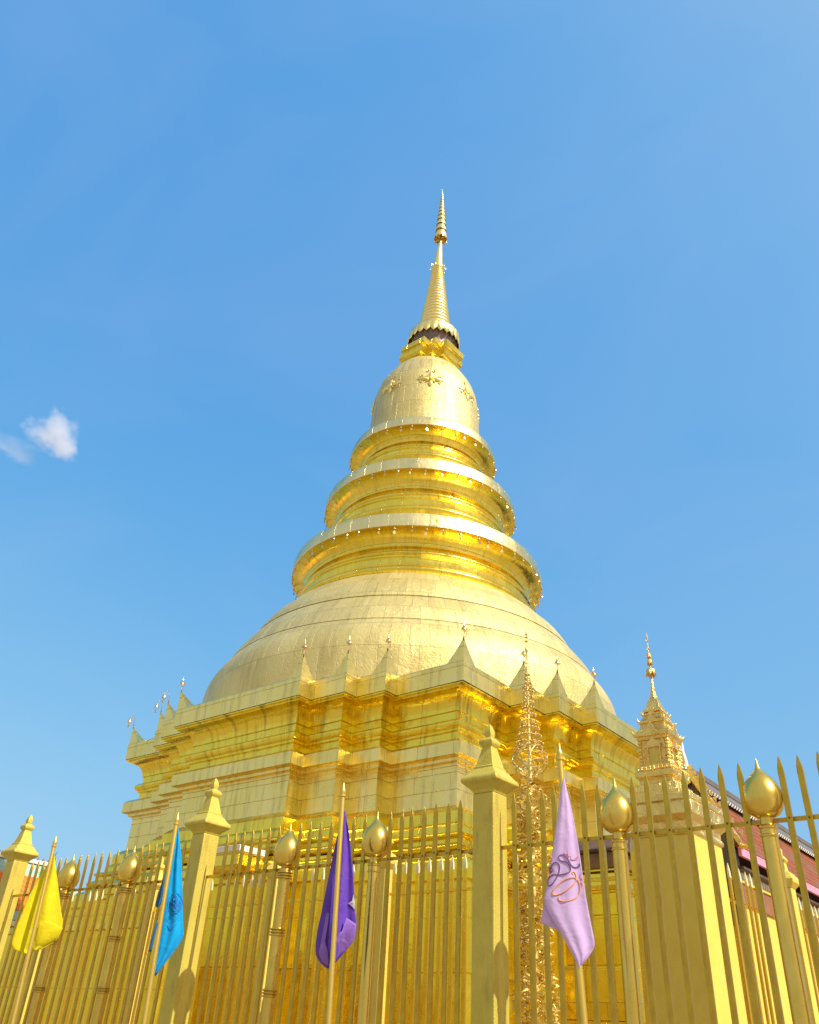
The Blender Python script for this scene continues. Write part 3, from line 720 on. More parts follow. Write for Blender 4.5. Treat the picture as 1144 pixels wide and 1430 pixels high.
def make_bar(w=0.046, d=0.022, zt=3.72, zb=0.36, mats=None, rivet=True, zr=3.238):
    b = MB(); o = 0
    rows = [(zb,1,1),(zr-0.3,1,1),(zt-0.17,1,1),(zt-0.13,1.04,1),(zt-0.09,0.92,0.9),(zt-0.04,0.5,0.6),(zt-0.008,0.16,0.25),(zt,0.05,0.1)]
    for z, kx, ky in rows:
        for sx, sy in ((-1,-1),(1,-1),(1,1),(-1,1)): b.v.append((sx*w/2*kx, sy*d/2*ky, z))
    for k in range(len(rows)-1):
        for i in range(4):
            j = (i+1) % 4; b.f.append([k*4+i,k*4+j,(k+1)*4+j,(k+1)*4+i]); b.mi.append(2 if (mats == 3 and k >= 2) else 0); b.uv.append(None)
    n = len(rows)*4-4
    b.f += [[3,2,1,0],[n,n+1,n+2,n+3]]; b.mi += [0,0]; b.uv += [None,None]
    if rivet:
        b.lathe([(0.0085,0),(0.0085,0.004),(0.004,0.007)], 8, mi=1)
        m = 24
        for q in range(m): x, y, z = b.v[-m+q]; b.v[-m+q] = (x, -d/2-z, zr+y)
    return b
bar_me = None
def fence_panel(x0, x1, label, posts, inner=False):
    global bar_me
    t = thing('iron_fence', label, 'fence', ((x0+x1)/2, FY, 0), 'iron bar panels of the outer fence')
    cx = (x0+x1)/2
    for z in (3.222, 0.62): obj('rail', MB().box(x0-cx, x1-cx, 0.014, 0.034, z, z+0.034), M['bar_paint'], t, smooth=0, bevel=0.003)
    xs = []
    ed = [x0-0.0]+posts+[x1]
    for k, (a, b) in enumerate(zip(ed, ed[1:])):
        p = 0.146
        if len(posts) == 2 and k == 1: st = a+(b-a)/8; p = (b-a)/8
        elif k == 0: p = min(0.152, (b-a-0.05)/8); st = b-7*p-0.03
        else: p = min(0.152, (b-a-0.05)/8); st = a+p+0.03
        xs += [st+i*p for i in range(7)]
    for x in xs:
        if bar_me is None: bar_me = o = obj('bar', make_bar(), [M['bar_paint'], M['rivet']], t, smooth=0, bevel=0.006)
        else: o = dup(bar_me, t)
        o.location = (x-cx+random.uniform(-.006,.006), random.uniform(-.003,.003), random.uniform(-.012,.012))
        o.rotation_euler = (random.uniform(-.0015,.0015), random.uniform(-.002,.002), random.uniform(-.03,.03))
    return t
BP = {'a': -3.31, 'b': -2.045, 'c': -6.10, 'd': -7.44, 'e': -10.47, 'f': -11.95}
hw = 0.122
fence_panel(PX[0]+hw, PX[3]-hw, 'iron bar fence panel right of the large pillar, crossing before the square gate pier', [BP['a'], BP['b']])
fence_panel(PX[1]+hw, PX[0]-hw, 'iron bar fence panel behind the purple flag', [BP['d'], BP['c']])
fence_panel(PX[2]+hw, PX[1]-hw, 'iron bar fence panel between the yellow and blue flags', [BP['f'], BP['e']])

bulbp = [(0.052,3.262),(0.08,3.268),(0.112,3.288),(0.138,3.325),(0.152,3.37),(0.155,3.415),(0.151,3.455),(0.137,3.50),(0.115,3.54),(0.088,3.575),(0.060,3.605),(0.036,3.63),(0.021,3.65),(0.014,3.675),(0.009,3.705),(0.002,3.73)]
def make_post(label, old):
    t = thing('onion_topped_post', label, 'fence post', group='round posts with golden onion bulbs')
    if not old:
        pr = [(0.075,0),(0.075,0.3),(0.068,0.32),(0.0665,1.5),(0.062,3.11),(0.070,3.118),(0.071,3.128),(0.064,3.135),(0.063,3.17),(0.072,3.178),(0.074,3.19),(0.066,3.2),(0.052,3.208),(0.050,3.262)]
        obj('pole', MB().lathe(pr, 28), M['bulb_gold'], t)
    else:
        pr = [(0.085,0),(0.085,0.3),(0.07,0.32)]
        for z in (1.36, 1.98, 2.56, 3.14):
            pr += [(0.066,z-0.03)]
            for q in range(3):
                zz = z+q*0.028; pr += [(0.066,zz-0.012),(0.087,zz-0.005),(0.087,zz+0.005),(0.066,zz+0.012)]
            pr += [(0.063,z+0.1)]
        pr += [(0.05,3.25),(0.05,3.262)]
        obj('pole', MB().lathe(pr, 24), M['old_brass'], t)
    obj('onion_bulb', MB().lathe(bulbp, 40), M['bulb_gold'], t, smooth=60)
    return t
q0 = make_post('smooth round post with golden onion bulb between the lavender flag and the square gate pier', False); q0.location = (BP['a'], FY, 0)
dup_tree(q0, (BP['b'], FY, 0), 'smooth round post with golden onion bulb standing out against the red temple roof')
dup_tree(q0, (BP['c'], FY, 0), 'smooth round post with golden onion bulb just right of the purple flag')
q1 = make_post('ringed old brass post with golden onion bulb left of the purple flag', True); q1.location = (BP['d'], FY, 0)
dup_tree(q1, (BP['e'], FY, 0), 'ringed old brass post with golden onion bulb left of the blue flag')
dup_tree(q1, (BP['f'], FY, 0), 'ringed old brass post with golden onion bulb partly behind the yellow flag')

# ------------------------------------------------------------------ flags
def flag(label, top, bot, data, amps, cmat, nl, extra, front):
    # top/bot: (x, z) of the pole in the fence plane; cloth data in the plane across the line of sight
    Yp = 6.4
    t = thing('flag', label, 'flag', (top[0], Yp, 0), 'flags hanging in front of the fence')
    n = Vector((top[0], Yp)).normalized(); D = Vector((n.y, -n.x))
    dx = (bot[0]-top[0])/(top[1]-bot[1])
    bz = 0.15; bx = dx*(top[1]-bz)
    pm = MB().tube([(bx,0,bz),(0,0,top[1]-0.07)], [0.029,0.024], 12)
    pm.lathe([(0.024,top[1]-0.08),(0.034,top[1]-0.07),(0.034,top[1]-0.05),(0.024,top[1]-0.045),(0.030,top[1]-0.02),(0.026,top[1]+0.0),(0.012,top[1]+0.03),(0.004,top[1]+0.075)], 14)
    obj('pole', pm, M['flagpole_paint'], t)
    L, Rr = data['L'], data['R']; ns = len(L)-1
    def depth(u, v): return sum(a*sin(2*pi*(f*u+ph+k*v)) for a, f, ph, k in amps)*min(1, v*1.6+0.05)
    nu, nv = nl
    def at(u, v):
        q = min(v*ns, ns-1e-6); i = int(q); w = q-i
        def sm(P, c):
            p0 = P[max(i-1,0)][c]; p1 = P[i][c]; p2 = P[i+1][c]; p3 = P[min(i+2,ns)][c]
            return 0.5*((2*p1)+(-p0+p2)*w+(2*p0-5*p1+4*p2-p3)*w*w+(-p0+3*p1-3*p2+p3)*w*w*w)
        s = sm(L,0)*(1-u)+sm(Rr,0)*u; z = sm(L,1)*(1-u)+sm(Rr,1)*u
        return s, z
    def W3(s, z, d): return (D.x*s+n.x*d, D.y*s+n.y*d, z)
    cm = MB()
    for j in range(nv+1):
        for i in range(nu+1):
            u, v = i/nu, j/nv; s, z = at(u, v); cm.v.append(W3(s, z, front+depth(u, v)))
    for j in range(nv):
        for i in range(nu):
            k = j*(nu+1)+i; cm.f.append([k,k+1,k+nu+2,k+nu+1]); cm.mi.append(0); cm.uv.append(None)
    co = obj('cloth', cm, M[cmat], t, smooth=80)
    sd = co.modifiers.new('solid', 'SOLIDIFY'); sd.thickness = 0.004
    # where a point (s, z) of the plane lies on the cloth
    def depth_at(s, z):
        best = 1e9; bd = 0
        for j in range(0, 41):
            for i in range(0, 21):
                u, v = i/20, j/40; a, b = at(u, v); d2 = (a-s)**2+(b-z)**2
                if d2 < best: best = d2; bd = front+depth(u, v)
        return bd
    for name, mat, kind, pts, par in extra:
        m = MB()
        if kind == 'line':
            P = [Vector(W3(s, z, depth_at(s, z)-0.004)) for s, z in pts]
            # smooth curve through the points
            Q = []
            for i in range(len(P)-1):
                a, b, c, d = P[max(i-1,0)], P[i], P[i+1], P[min(i+2,len(P)-1)]
                for k in range(5):
                    w = k/5; Q.append(0.5*((2*b)+(c-a)*w+(2*a-5*b+4*c-d)*w*w+(3*b-a-3*c+d)*w**3))
            Q.append(P[-1]); m.tube(Q, par, 5)
            obj(name, m, M[mat], co, smooth=60)
        else:
            # a folded-over patch: tilts from depth par[0] at its top to par[1] at its bottom, slightly bowed
            zt = max(z for s, z in pts); zb = min(z for s, z in pts)
            c = (sum(s for s, z in pts)/len(pts), sum(z for s, z in pts)/len(pts))
            K = 6; o = 0; nn = len(pts); ring = []
            for r in range(1, K+1):
                f = r/K
                for s, z in pts:
                    ss = c[0]+(s-c[0])*f; zz = c[1]+(z-c[1])*f; v = (zt-zz)/(zt-zb)
                    base = depth_at(ss, zz) if par[2] else front
                    m.v.append(W3(ss, zz, base+par[0]*(1-v)+par[1]*v-(par[3] if len(par) > 3 else 0.02)*(1-f*f)))
            m.v.append(W3(c[0], c[1], (depth_at(*c) if par[2] else front)+(par[0]+par[1])/2-(par[3] if len(par) > 3 else 0.02))); ci = len(m.v)-1
            for i in range(nn):
                j = (i+1) % nn; m.f.append([ci,i,j]); m.mi.append(0); m.uv.append(None)
                for r in range(K-1):
                    m.f.append([r*nn+i,(r+1)*nn+i,(r+1)*nn+j,r*nn+j]); m.mi.append(0); m.uv.append(None)
            q = obj(name, m, M[mat], co, smooth=80); s2 = q.modifiers.new('solid', 'SOLIDIFY'); s2.thickness = 0.003
    return t
YEL = {'L': [(0.029, 3.61), (-0.004, 3.504), (-0.043, 3.402), (-0.138, 3.081), (-0.175, 2.84), (-0.199, 2.615), (-0.178, 2.435), (0.009, 2.373)], 'R': [(0.03, 3.611), (0.081, 3.486), (0.129, 3.362), (0.212, 3.162), (0.302, 2.93), (0.373, 2.761), (0.351, 2.578), (0.205, 2.451)], 'fold': [(0.08, 2.78), (0.236, 2.755), (0.386, 2.71), (0.348, 2.585), (0.203, 2.457), (0.062, 2.392)]}
BLU = {'L': [(0.027, 3.703), (0.027, 3.541), (0.018, 3.298), (0.017, 3.062), (0.016, 2.831), (0.023, 2.571), (0.029, 2.318), (0.051, 2.136)], 'R': [(0.029, 3.703), (0.094, 3.507), (0.148, 3.31), (0.232, 2.957), (0.296, 2.667), (0.322, 2.543), (0.265, 2.407), (0.102, 2.127)], 'back1': [(-0.015, 3.224), (-0.028, 3.128), (-0.048, 2.986), (-0.059, 2.847), (-0.035, 2.811), (0.011, 2.861)], 'back2': [(-0.0, 2.686), (-0.013, 2.633), (-0.025, 2.463), (-0.026, 2.361), (0.005, 2.363), (0.015, 2.65)], 'ring': [(0.236, 2.859), (0.239, 2.835), (0.237, 2.811), (0.23, 2.791), (0.219, 2.774), (0.205, 2.764), (0.189, 2.759), (0.171, 2.761), (0.154, 2.769), (0.137, 2.783), (0.123, 2.801), (0.111, 2.824), (0.104, 2.848), (0.101, 2.873), (0.103, 2.896), (0.11, 2.917), (0.12, 2.934), (0.134, 2.945), (0.151, 2.949), (0.168, 2.948), (0.186, 2.939), (0.203, 2.925), (0.218, 2.906), (0.229, 2.884), (0.236, 2.859)], 'cen': [(0.169, 2.859)]}
PUR = {'L': [(0.035, 3.628), (0.008, 3.512), (-0.013, 3.407), (-0.053, 3.082), (-0.092, 2.724), (-0.121, 2.494), (-0.116, 2.311), (-0.058, 2.231), (0.004, 2.19)], 'R': [(0.039, 3.629), (0.07, 3.517), (0.097, 3.427), (0.169, 3.072), (0.218, 2.743), (0.248, 2.585), (0.24, 2.46), (0.171, 2.353), (0.014, 2.188)], 'fold': [(0.145, 2.627), (0.244, 2.576), (0.242, 2.458), (0.17, 2.354), (0.066, 2.228), (0.066, 2.47), (0.113, 2.506)], 'star': [(0.152, 2.759), (0.188, 2.784), (0.196, 2.838), (0.214, 2.774), (0.221, 2.7), (0.192, 2.733)], 'strip': [(-0.053, 2.655), (-0.02, 2.663), (-0.049, 2.441), (0.002, 2.312), (0.021, 2.188), (-0.053, 2.243), (-0.09, 2.306), (-0.074, 2.439)]}
LAV = {'L': [(0.024, 3.613), (-0.004, 3.492), (-0.02, 3.404), (-0.074, 3.122), (-0.144, 2.767), (-0.172, 2.612), (-0.051, 2.397), (0.045, 2.22), (0.064, 2.172)], 'R': [(0.027, 3.613), (0.05, 3.487), (0.076, 3.346), (0.116, 3.048), (0.148, 2.704), (0.174, 2.505), (0.195, 2.346), (0.158, 2.272), (0.068, 2.171)], 'back': [(-0.169, 2.637), (-0.216, 2.483), (-0.148, 2.458), (-0.083, 2.435), (-0.046, 2.406), (-0.102, 2.505)], 'p1': [(-0.118, 2.84), (-0.103, 2.854), (-0.107, 2.88), (-0.124, 2.879), (-0.126, 2.856), (-0.118, 2.835), (-0.12, 2.867), (-0.098, 2.904), (-0.07, 2.918), (-0.046, 2.9), (-0.046, 2.858), (-0.069, 2.805), (-0.105, 2.757), (-0.133, 2.743), (-0.145, 2.762), (-0.136, 2.798), (-0.102, 2.823), (-0.041, 2.824), (0.015, 2.838), (0.042, 2.86), (0.035, 2.896), (0.011, 2.922), (-0.03, 2.93), (-0.049, 2.953), (-0.036, 2.972), (-0.006, 2.973), (0.026, 2.944), (0.046, 2.902), (0.078, 2.884), (0.115, 2.898), (0.114, 2.916)], 'p2': [(-0.063, 2.661), (-0.055, 2.638), (-0.012, 2.63), (0.043, 2.644), (0.088, 2.675), (0.11, 2.727), (0.102, 2.778), (0.074, 2.806), (0.035, 2.802), (-0.027, 2.775), (-0.084, 2.727), (-0.108, 2.69), (-0.097, 2.672), (-0.064, 2.679), (-0.008, 2.703), (0.049, 2.746), (0.078, 2.783), (0.083, 2.824), (0.069, 2.85), (0.052, 2.841), (0.061, 2.827)], 'p3': [(0.001, 2.997), (0.014, 2.981), (0.029, 2.987), (0.033, 2.965), (0.052, 2.971), (0.054, 2.944), (0.082, 2.95), (0.112, 2.978), (0.099, 2.951), (0.065, 2.939)], 'p4': [(0.131, 2.846), (0.116, 2.835), (0.126, 2.815), (0.132, 2.799), (0.122, 2.779), (0.134, 2.763), (0.125, 2.748)]}
BLUC = BLU['cen'][0]
flag('plain yellow flag hanging slack on a gold pole', (-11.51, 3.76), (-11.35, 1.59), YEL, [(0.035,0.9,0.1,0.1),(0.018,2.1,0.3,0.3)], 'yellow_cloth', (24, 30),
     [('folded_corner', 'yellow_cloth', 'patch', YEL['fold'], (-0.075, 0.02, True))], 0.06)
flag('bright blue flag with a darker blue crest on a gold pole', (-8.82, 3.80), (-8.69, 1.67), BLU, [(0.03,1.0,0.0,0.2),(0.012,2.4,0.4,-0.3)], 'blue_cloth', (20, 30),
     [('rear_fold', 'blue_fold', 'patch', BLU['back1'], (0.05, 0.05, False)), ('rear_fold', 'blue_fold', 'patch', BLU['back2'], (0.05, 0.05, False)),
      ('crest_disc', 'blue_print', 'patch', BLU['ring'][:24], (-0.013, -0.013, True, 0.0)),
      ('crest_ring', 'blue_print', 'line', [(BLUC[0]+(s-BLUC[0])*1.28, BLUC[1]+(z-BLUC[1])*1.25) for s, z in BLU['ring'][4:]], 0.004),
      ('crest_mark', 'blue_cloth', 'line', [(BLUC[0]+a, BLUC[1]+b) for a, b in ((-.03,.04),(-.01,.07),(.02,.05),(.01,.0),(-.02,-.03),(.01,-.07),(.03,-.03))], 0.012),
      ('crest_mark', 'blue_print', 'line', [(BLUC[0]+a, BLUC[1]+b) for a, b in ((-.06,-.17),(-.02,-.2),(.03,-.17),(.06,-.13))], 0.005),
      ('crest_mark', 'blue_print', 'line', [(BLUC[0]+a, BLUC[1]+b) for a, b in ((-.05,-.22),(0,-.27),(.02,-.24),(.05,-.2))], 0.004)], 0.03)
flag('deep purple flag with a scrap of white emblem on a gold pole', (-6.08, 3.82), (-5.99, 1.74), PUR, [(0.045,1.1,0.25,0.1),(0.015,2.6,0.1,0.5)], 'purple_cloth', (24, 30),
     [('folded_corner', 'purple_pale', 'patch', PUR['fold'], (-0.07, 0.03, True)), ('folded_strip', 'purple_pale', 'patch', PUR['strip'], (-0.012, -0.03, True)),
      ('emblem', 'white_cloth', 'patch', PUR['star'], (-0.008, -0.008, True, 0.0))], 0.07)
flag('lavender flag with a looping violet and orange cypher on a gold pole', (-3.52, 3.84), (-3.42, 1.81), LAV, [(0.018,0.8,0.35,0.15),(0.006,2.2,0.2,0.4)], 'lavender_cloth', (24, 34),
     [('rear_fold', 'lavender_cloth', 'patch', LAV['back'], (0.04, 0.09, False)),
      ('cypher_loop', 'violet_ink', 'line', LAV['p1'], 0.0042), ('cypher_loop', 'orange_ink', 'line', LAV['p2'], 0.0045),
      ('cypher_crown', 'coral_ink', 'line', LAV['p3'], 0.0032), ('cypher_tail', 'coral_ink', 'line', LAV['p4'], 0.0028)], -0.07)

# ------------------------------------------------------------------ inner fence
IY = 9.2
IP = [-7.83, -9.93, -12.9, -16.0]
def make_inner_pillar(label, loc):
    t = thing('inner_pillar', label, 'fence pillar', loc, 'slim pillars of the inner fence')
    obj('shaft', MB().sq([(0.15,0),(0.15,0.4),(0.10,0.45),(0.095,3.62)]), M['cream_paint'], t, smooth=0, bevel=0.008)
    obj('cap', MB().sq([(0.10,3.62),(0.15,3.68),(0.155,3.72),(0.11,3.80),(0.06,3.84),(0.05,3.93),(0.08,3.97),(0.05,4.02),(0.03,4.04),(0.035,4.1),(0.004,4.18)]), M['cream_paint'], t, smooth=30, bevel=0.005)
    return t
ip = make_inner_pillar('slim cream inner fence pillar just behind the smooth post right of the purple flag', (IP[0], IY, 0))
dup_tree(ip, (IP[1], IY, 0), 'slim cream pillar of the inner fence behind the ringed post left of the purple flag')
dup_tree(ip, (IP[2], IY, 0), 'slim cream pillar of the inner fence behind the blue flag')
dup_tree(ip, (IP[3], IY, 0), 'slim cream pillar of the inner fence below the yellow flag')
SX = -3.76
dup_tree(ip, (-3.52, 12.35, 0), 'slim cream inner fence pillar standing before the red temple roof')
dup_tree(ip, (SX, 16.2, 0), 'slim cream pillar of the inner fence farthest behind the gate pier')
ibar = None
def inner_panel(a, b, label):
    global ibar
    a = Vector(a); b = Vector(b); d = b-a; Ln = d.length; ang = math.atan2(d.y, d.x)
    t = thing('inner_fence', label, 'fence', (a.x, a.y, 0), 'golden bar panels of the inner fence')
    t.rotation_euler = (0, 0, ang)
    for z in (3.28, 0.6): obj('rail', MB().box(0, Ln, 0.014, 0.034, z, z+0.036), M['inner_bar_paint'], t, smooth=0, bevel=0.003)
    n = round(Ln/0.19)
    for i in range(n):
        x = (i+0.5)*Ln/n
        if ibar is None: ibar = o = obj('bar', make_bar(0.05, 0.028, 3.72, 0.3, 3, True, 3.298), [M['inner_bar_paint'], M['rivet'], M['white_tip']], t, smooth=0, bevel=0.002)
        else: o = dup(ibar, t)
        o.location = (x+random.uniform(-.008,.008), 0, random.uniform(-.015,.015))
        o.rotation_euler = (random.uniform(-.002,.002), random.uniform(-.003,.003), random.uniform(-.04,.04))
inner_panel((-4.09, IY), (IP[0]+0.095, IY), 'white tipped inner fence bars between the gate pier and the purple flag')
inner_panel((IP[0]-0.095, IY), (IP[1]+0.095, IY), 'short run of the inner fence behind the purple flag')
inner_panel((IP[1]-0.095, IY), (IP[2]+0.095, IY), 'run of the inner fence beside and behind the pillar next to the blue flag')
inner_panel((IP[2]-0.095, IY), (IP[3]+0.095, IY), 'run of the inner fence between the blue and yellow flags')
inner_panel((SX, 9.9), (SX, 12.2), 'inner fence run going back from the gate pier toward the temple roof')
inner_panel((SX, 12.5), (SX, 16.1), 'inner fence run beyond the slim pillar at the right edge')

lw = thing('gilded_wall', 'low gilded wall behind the inner fence at the far left', 'wall', (-15.0, 11.2, 0))
obj('wall_face', MB().box(-20,0,0,0.35,0,3.36), M['plinth_gold'], lw, smooth=0, bevel=0.01)
obj('coping', MB().box(-20.05,0.05,-0.06,0.41,3.362,3.5), M['cornice_gold'], lw, smooth=0, bevel=0.02)

# ------------------------------------------------------------------ square corner pier with a little spired shrine on top
gx, gy = -3.755, 9.42
KY = 1.25
gp = thing('gate_pier', 'tall square gold pier crowned by a small spired shrine behind the fence', 'gate pier', (gx, gy, 0))
obj('shaft', MB().sq([(0.42,0),(0.42,0.6),(0.345,0.68),(0.34,3.66)], ky=KY), M['cream_paint'], gp, smooth=0, bevel=0.012)
obj('pier_cornice', MB().sq([(0.34,3.66),(0.36,3.68),(0.36,3.71),(0.342,3.74),(0.345,3.80),(0.40,3.86),(0.40,3.99),(0.385,4.0),(0.40,4.01),(0.40,4.08),(0.36,4.085)], ky=KY), M['shrine_gold'], gp, smooth=20, bevel=0.006)
tx, ty = -0.075, -0.02
sh = MB()
sh.sq([(0.325,4.08),(0.325,4.12),(0.285,4.13),(0.285,4.18),(0.25,4.19),(0.24,4.27),(0.205,4.28),(0.20,4.32),(0.21,4.34),(0.235,4.36),(0.235,4.42),(0.22,4.43)], c=(tx,ty))
sh.sq([(0.20,4.43),(0.205,4.46),(0.195,4.47),(0.195,4.50)], c=(tx,ty))
obj('shrine_base', sh, M['shrine_gold'], gp, smooth=20, bevel=0.004)
bal = MB()
for f in range(4):
    for k in range(9):
        u = -0.20+0.40*k/8
        x, y = (u, -0.225)
        for _ in range(f): x, y = -y, x
        bal.lathe([(0.008,4.43),(0.012,4.445),(0.006,4.46),(0.01,4.475),(0.004,4.48)], 6, c=(tx+x, ty+y))
obj('balustrade', bal, M['shrine_gold'], gp)
ln = MB().sq([(0.172,4.49),(0.172,4.79)], c=(tx,ty))
for f in range(4):
    def rotv(x, y):
        for _ in range(f): x, y = -y, x
        return (tx+x, ty+y)
    # pilasters, twisted colonnettes and figures at the corners
    for u in (-0.165, 0.165):
        x, y = rotv(u, -0.168)
        for k in range(7): ln.ball((x, y, 4.52+k*0.042), 0.030-0.004*(k % 2), 7, 5, sc=(1,1,0.9))
    for u in (-0.075, 0.075):
        x, y = rotv(u, -0.180); ln.lathe([(0.014,4.5),(0.010,4.52),(0.010,4.68),(0.016,4.69),(0.016,4.71)], 8, c=(x, y))
    # arched pediment over the niche
    pts = [(-0.10,4.70),(0.10,4.70),(0.085,4.74),(0.05,4.775),(0.0,4.81),(-0.05,4.775),(-0.085,4.74)]
    o = len(ln.v); ln.prism(pts, 'y', -0.20, -0.165)
    for q in range(o, len(ln.v)): x, y, z = ln.v[q]; rx, ry = rotv(x, y); ln.v[q] = (rx, ry, z)
    for k in range(60):
        u = random.uniform(-0.17, 0.17); zz = random.uniform(4.5, 4.78)
        if abs(u) < 0.06: continue
        x, y = rotv(u, -0.172); ln.ball((x, y, zz), random.uniform(0.008, 0.016), 5, 4)
obj('shrine_body', ln, M['shrine_gold'], gp, smooth=40)
for f in range(4):
    nc = MB(); o = 0; nc.prism([(-0.055,4.52),(0.055,4.52),(0.055,4.66),(0.03,4.69),(-0.03,4.69),(-0.055,4.66)], 'y', -0.1735, -0.160)
    for q in range(o, len(nc.v)):
        x, y, z = nc.v[q]
        for _ in range(f): x, y = -y, x
        nc.v[q] = (tx+x, ty+y, z)
    obj('niche', nc, M['old_brass'], gp)
def roof_tier(z, h, w0, w1):
    t = MB().sq([(w1*1.02,z-0.02),(w0*0.86,z+h*0.05),(w0*0.9,z+h*0.18),(w0*0.98,z+h*0.24),(w0,z+h*0.32),(w0,z+h*0.42),(w0*0.93,z+h*0.46),(w1*1.05,z+h*0.8),(w1,z+h)], c=(tx,ty))
    for sx in (-1, 1):
        for sy in (-1, 1):
            b = Vector((tx+sx*w0*0.97, ty+sy*w0*0.97, z+h*0.40))
            t.tube([b-Vector((sx,sy,0))*0.03, b, b+Vector((sx*0.010,sy*0.010,0.018)), b+Vector((sx*0.010,sy*0.010,0.042))], [0.012,0.014,0.011,0.004], 6)
    for f in range(4):     # small upright gables along the eaves
        o = len(t.v); g = w0*0.42
        t.prism([(-g,z+h*0.42),(g,z+h*0.42),(g*0.5,z+h*0.62),(0,z+h*1.05),(-g*0.5,z+h*0.62)], 'y', -w0*1.0, -w0*0.90)
        for q in range(o, len(t.v)):
            x, y, zz = t.v[q]
            for _ in range(f): x, y = -y, x
            t.v[q] = (tx+x, ty+y, zz)
    return t
for z, h, w0, w1 in ((4.79,0.21,0.222,0.145),(4.98,0.13,0.165,0.115),(5.09,0.10,0.125,0.085)):
    obj('roof_tier', roof_tier(z, h, w0, w1), M['shrine_gold'], gp, smooth=30)
spz = MB()
spz.sq([(0.11,5.16),(0.11,5.19),(0.085,5.20),(0.075,5.26),(0.05,5.33)], c=(tx,ty))
spz.lathe([(0.085,5.17),(0.088,5.20),(0.074,5.25),(0.052,5.31),(0.042,5.345),(0.05,5.355),(0.05,5.37),(0.036,5.38),(0.036,5.40),(0.026,5.47),(0.016,5.57),(0.010,5.64),(0.006,6.1)], 20, c=(tx,ty))
obj('shrine_spire', spz, M['shrine_gold'], gp)
def parasol(z, r, hh, fr=7):
    p = MB(); n = 64; o = 0
    rows = [(0.01,z+hh),(r*0.5,z+hh*0.95),(r*0.85,z+hh*0.8),(r,z+hh*0.55)]
    for a, zz in rows:
        for i in range(n): p.v.append((tx+a*cos(2*pi*i/n), ty+a*sin(2*pi*i/n), zz))
    for i in range(n):
        d = hh*0.62*(0.25+0.75*abs(sin(pi*i/n*fr)))
        p.v.append((tx+r*1.02*cos(2*pi*i/n), ty+r*1.02*sin(2*pi*i/n), z+hh*0.55-d))
    for k in range(4):
        for i in range(n):
            j = (i+1) % n; p.f.append([k*n+i,k*n+j,(k+1)*n+j,(k+1)*n+i]); p.mi.append(0); p.uv.append(None)
    return p
for z, r, hh in ((5.645,0.062,0.105),(5.79,0.036,0.085),(5.88,0.028,0.075)):
    q = obj('parasol', parasol(z, r, hh), M['shrine_gold'], gp, smooth=60); s2 = q.modifiers.new('solid', 'SOLIDIFY'); s2.thickness = 0.004
fn = MB()
for z in (5.995, 6.115):
    for k in range(6):
        a = 2*pi*k/6; fn.tube([(tx,ty,z),(tx+0.014*cos(a),ty+0.014*sin(a),z+0.004),(tx+0.024*cos(a),ty+0.024*sin(a),z+0.022)], [0.006,0.005,0.001], 5)
fn.lathe([(0.004,6.12),(0.011,6.15),(0.008,6.19),(0.001,6.245)], 8, c=(tx,ty))
obj('finial', fn, M['filigree_rose'], gp)

# ------------------------------------------------------------------ filigree mast in front of the chedi
mx, my = -7.17, 12.0
mast = thing('filigree_mast', 'tall gold filigree mast of metal leaves with a round openwork cage and thin beaded tip', 'ornamental mast', (mx, my, 0))
pl = MB().lathe([(0.16,0),(0.16,0.4),(0.06,0.5),(0.045,3.0),(0.035,5.4),(0.022,6.6),(0.012,7.4),(0.006,8.05)], 12)
obj('pole', pl, M['filigree'], mast)
def leaf(mb, p, d, up, L, w, mi=0):
    d = d.normalized(); s = d.cross(up).normalized(); u = s.cross(d)
    a = p; b = p+d*L*0.45+u*L*0.10; t = p+d*L+u*L*0.02
    o = len(mb.v)
    for v in (a, b+s*w, t, b-s*w, b+u*w*0.35): mb.v.append(tuple(v))
    for f in ((0,1,4),(1,2,4),(2,3,4),(3,0,4)): mb.f.append([o+i for i in f]); mb.mi.append(mi); mb.uv.append(None)
lf = MB()
def rcol(z): return 0.20+0.10*sin(z*2.1)**2+0.03*sin(z*9)
for k in range(2000):
    z = random.uniform(1.2, 5.35); a = random.uniform(0, 2*pi); rm = rcol(z)*(1.0 if z < 5.0 else max(0.3, (5.45-z)/0.45))
    r = rm*random.uniform(0.25, 1.0)**0.6
    p = Vector((r*cos(a), r*sin(a), z)); d = Vector((cos(a)+random.uniform(-.9,.9), sin(a)+random.uniform(-.9,.9), random.uniform(-.6,1.0)))
    leaf(lf, p, d, Vector((random.uniform(-.5,.5), random.uniform(-.5,.5), 1)), random.uniform(0.07, 0.15), random.uniform(0.024, 0.045), mi=0 if random.random() < 0.75 else 1)
for k in range(60):      # curling stems
    z = random.uniform(1.2, 5.0); a = random.uniform(0, 2*pi); s_ = random.choice((-1, 1)); rm = rcol(z)
    lf.tube([(0.05*cos(a), 0.05*sin(a), z)]+[((0.05+rm*t/6)*cos(a+s_*0.25*t), (0.05+rm*t/6)*sin(a+s_*0.25*t), z+0.12*sin(t*0.9)) for t in range(1, 7)], 0.008, 4)
obj('leaf_column', lf, [M['filigree'], M['filigree_rose']], mast, smooth=0)
cg = MB(); cz, cr = 5.76, 0.295
for k in range(9):
    a = 2*pi*k/9
    cg.tube([(cr*sin(t)*cos(a+0.3*sin(3*t)), cr*sin(t)*sin(a+0.3*sin(3*t)), cz-cr*cos(t)) for t in [pi*q/14 for q in range(1, 14)]], 0.009, 5)
for zz in (-0.6, -0.2, 0.2, 0.6):
    r = cr*math.sqrt(1-zz*zz); cg.tube([(r*cos(2*pi*q/24), r*sin(2*pi*q/24), cz+zz*cr+0.02*sin(q*2)) for q in range(25)], 0.008, 5)
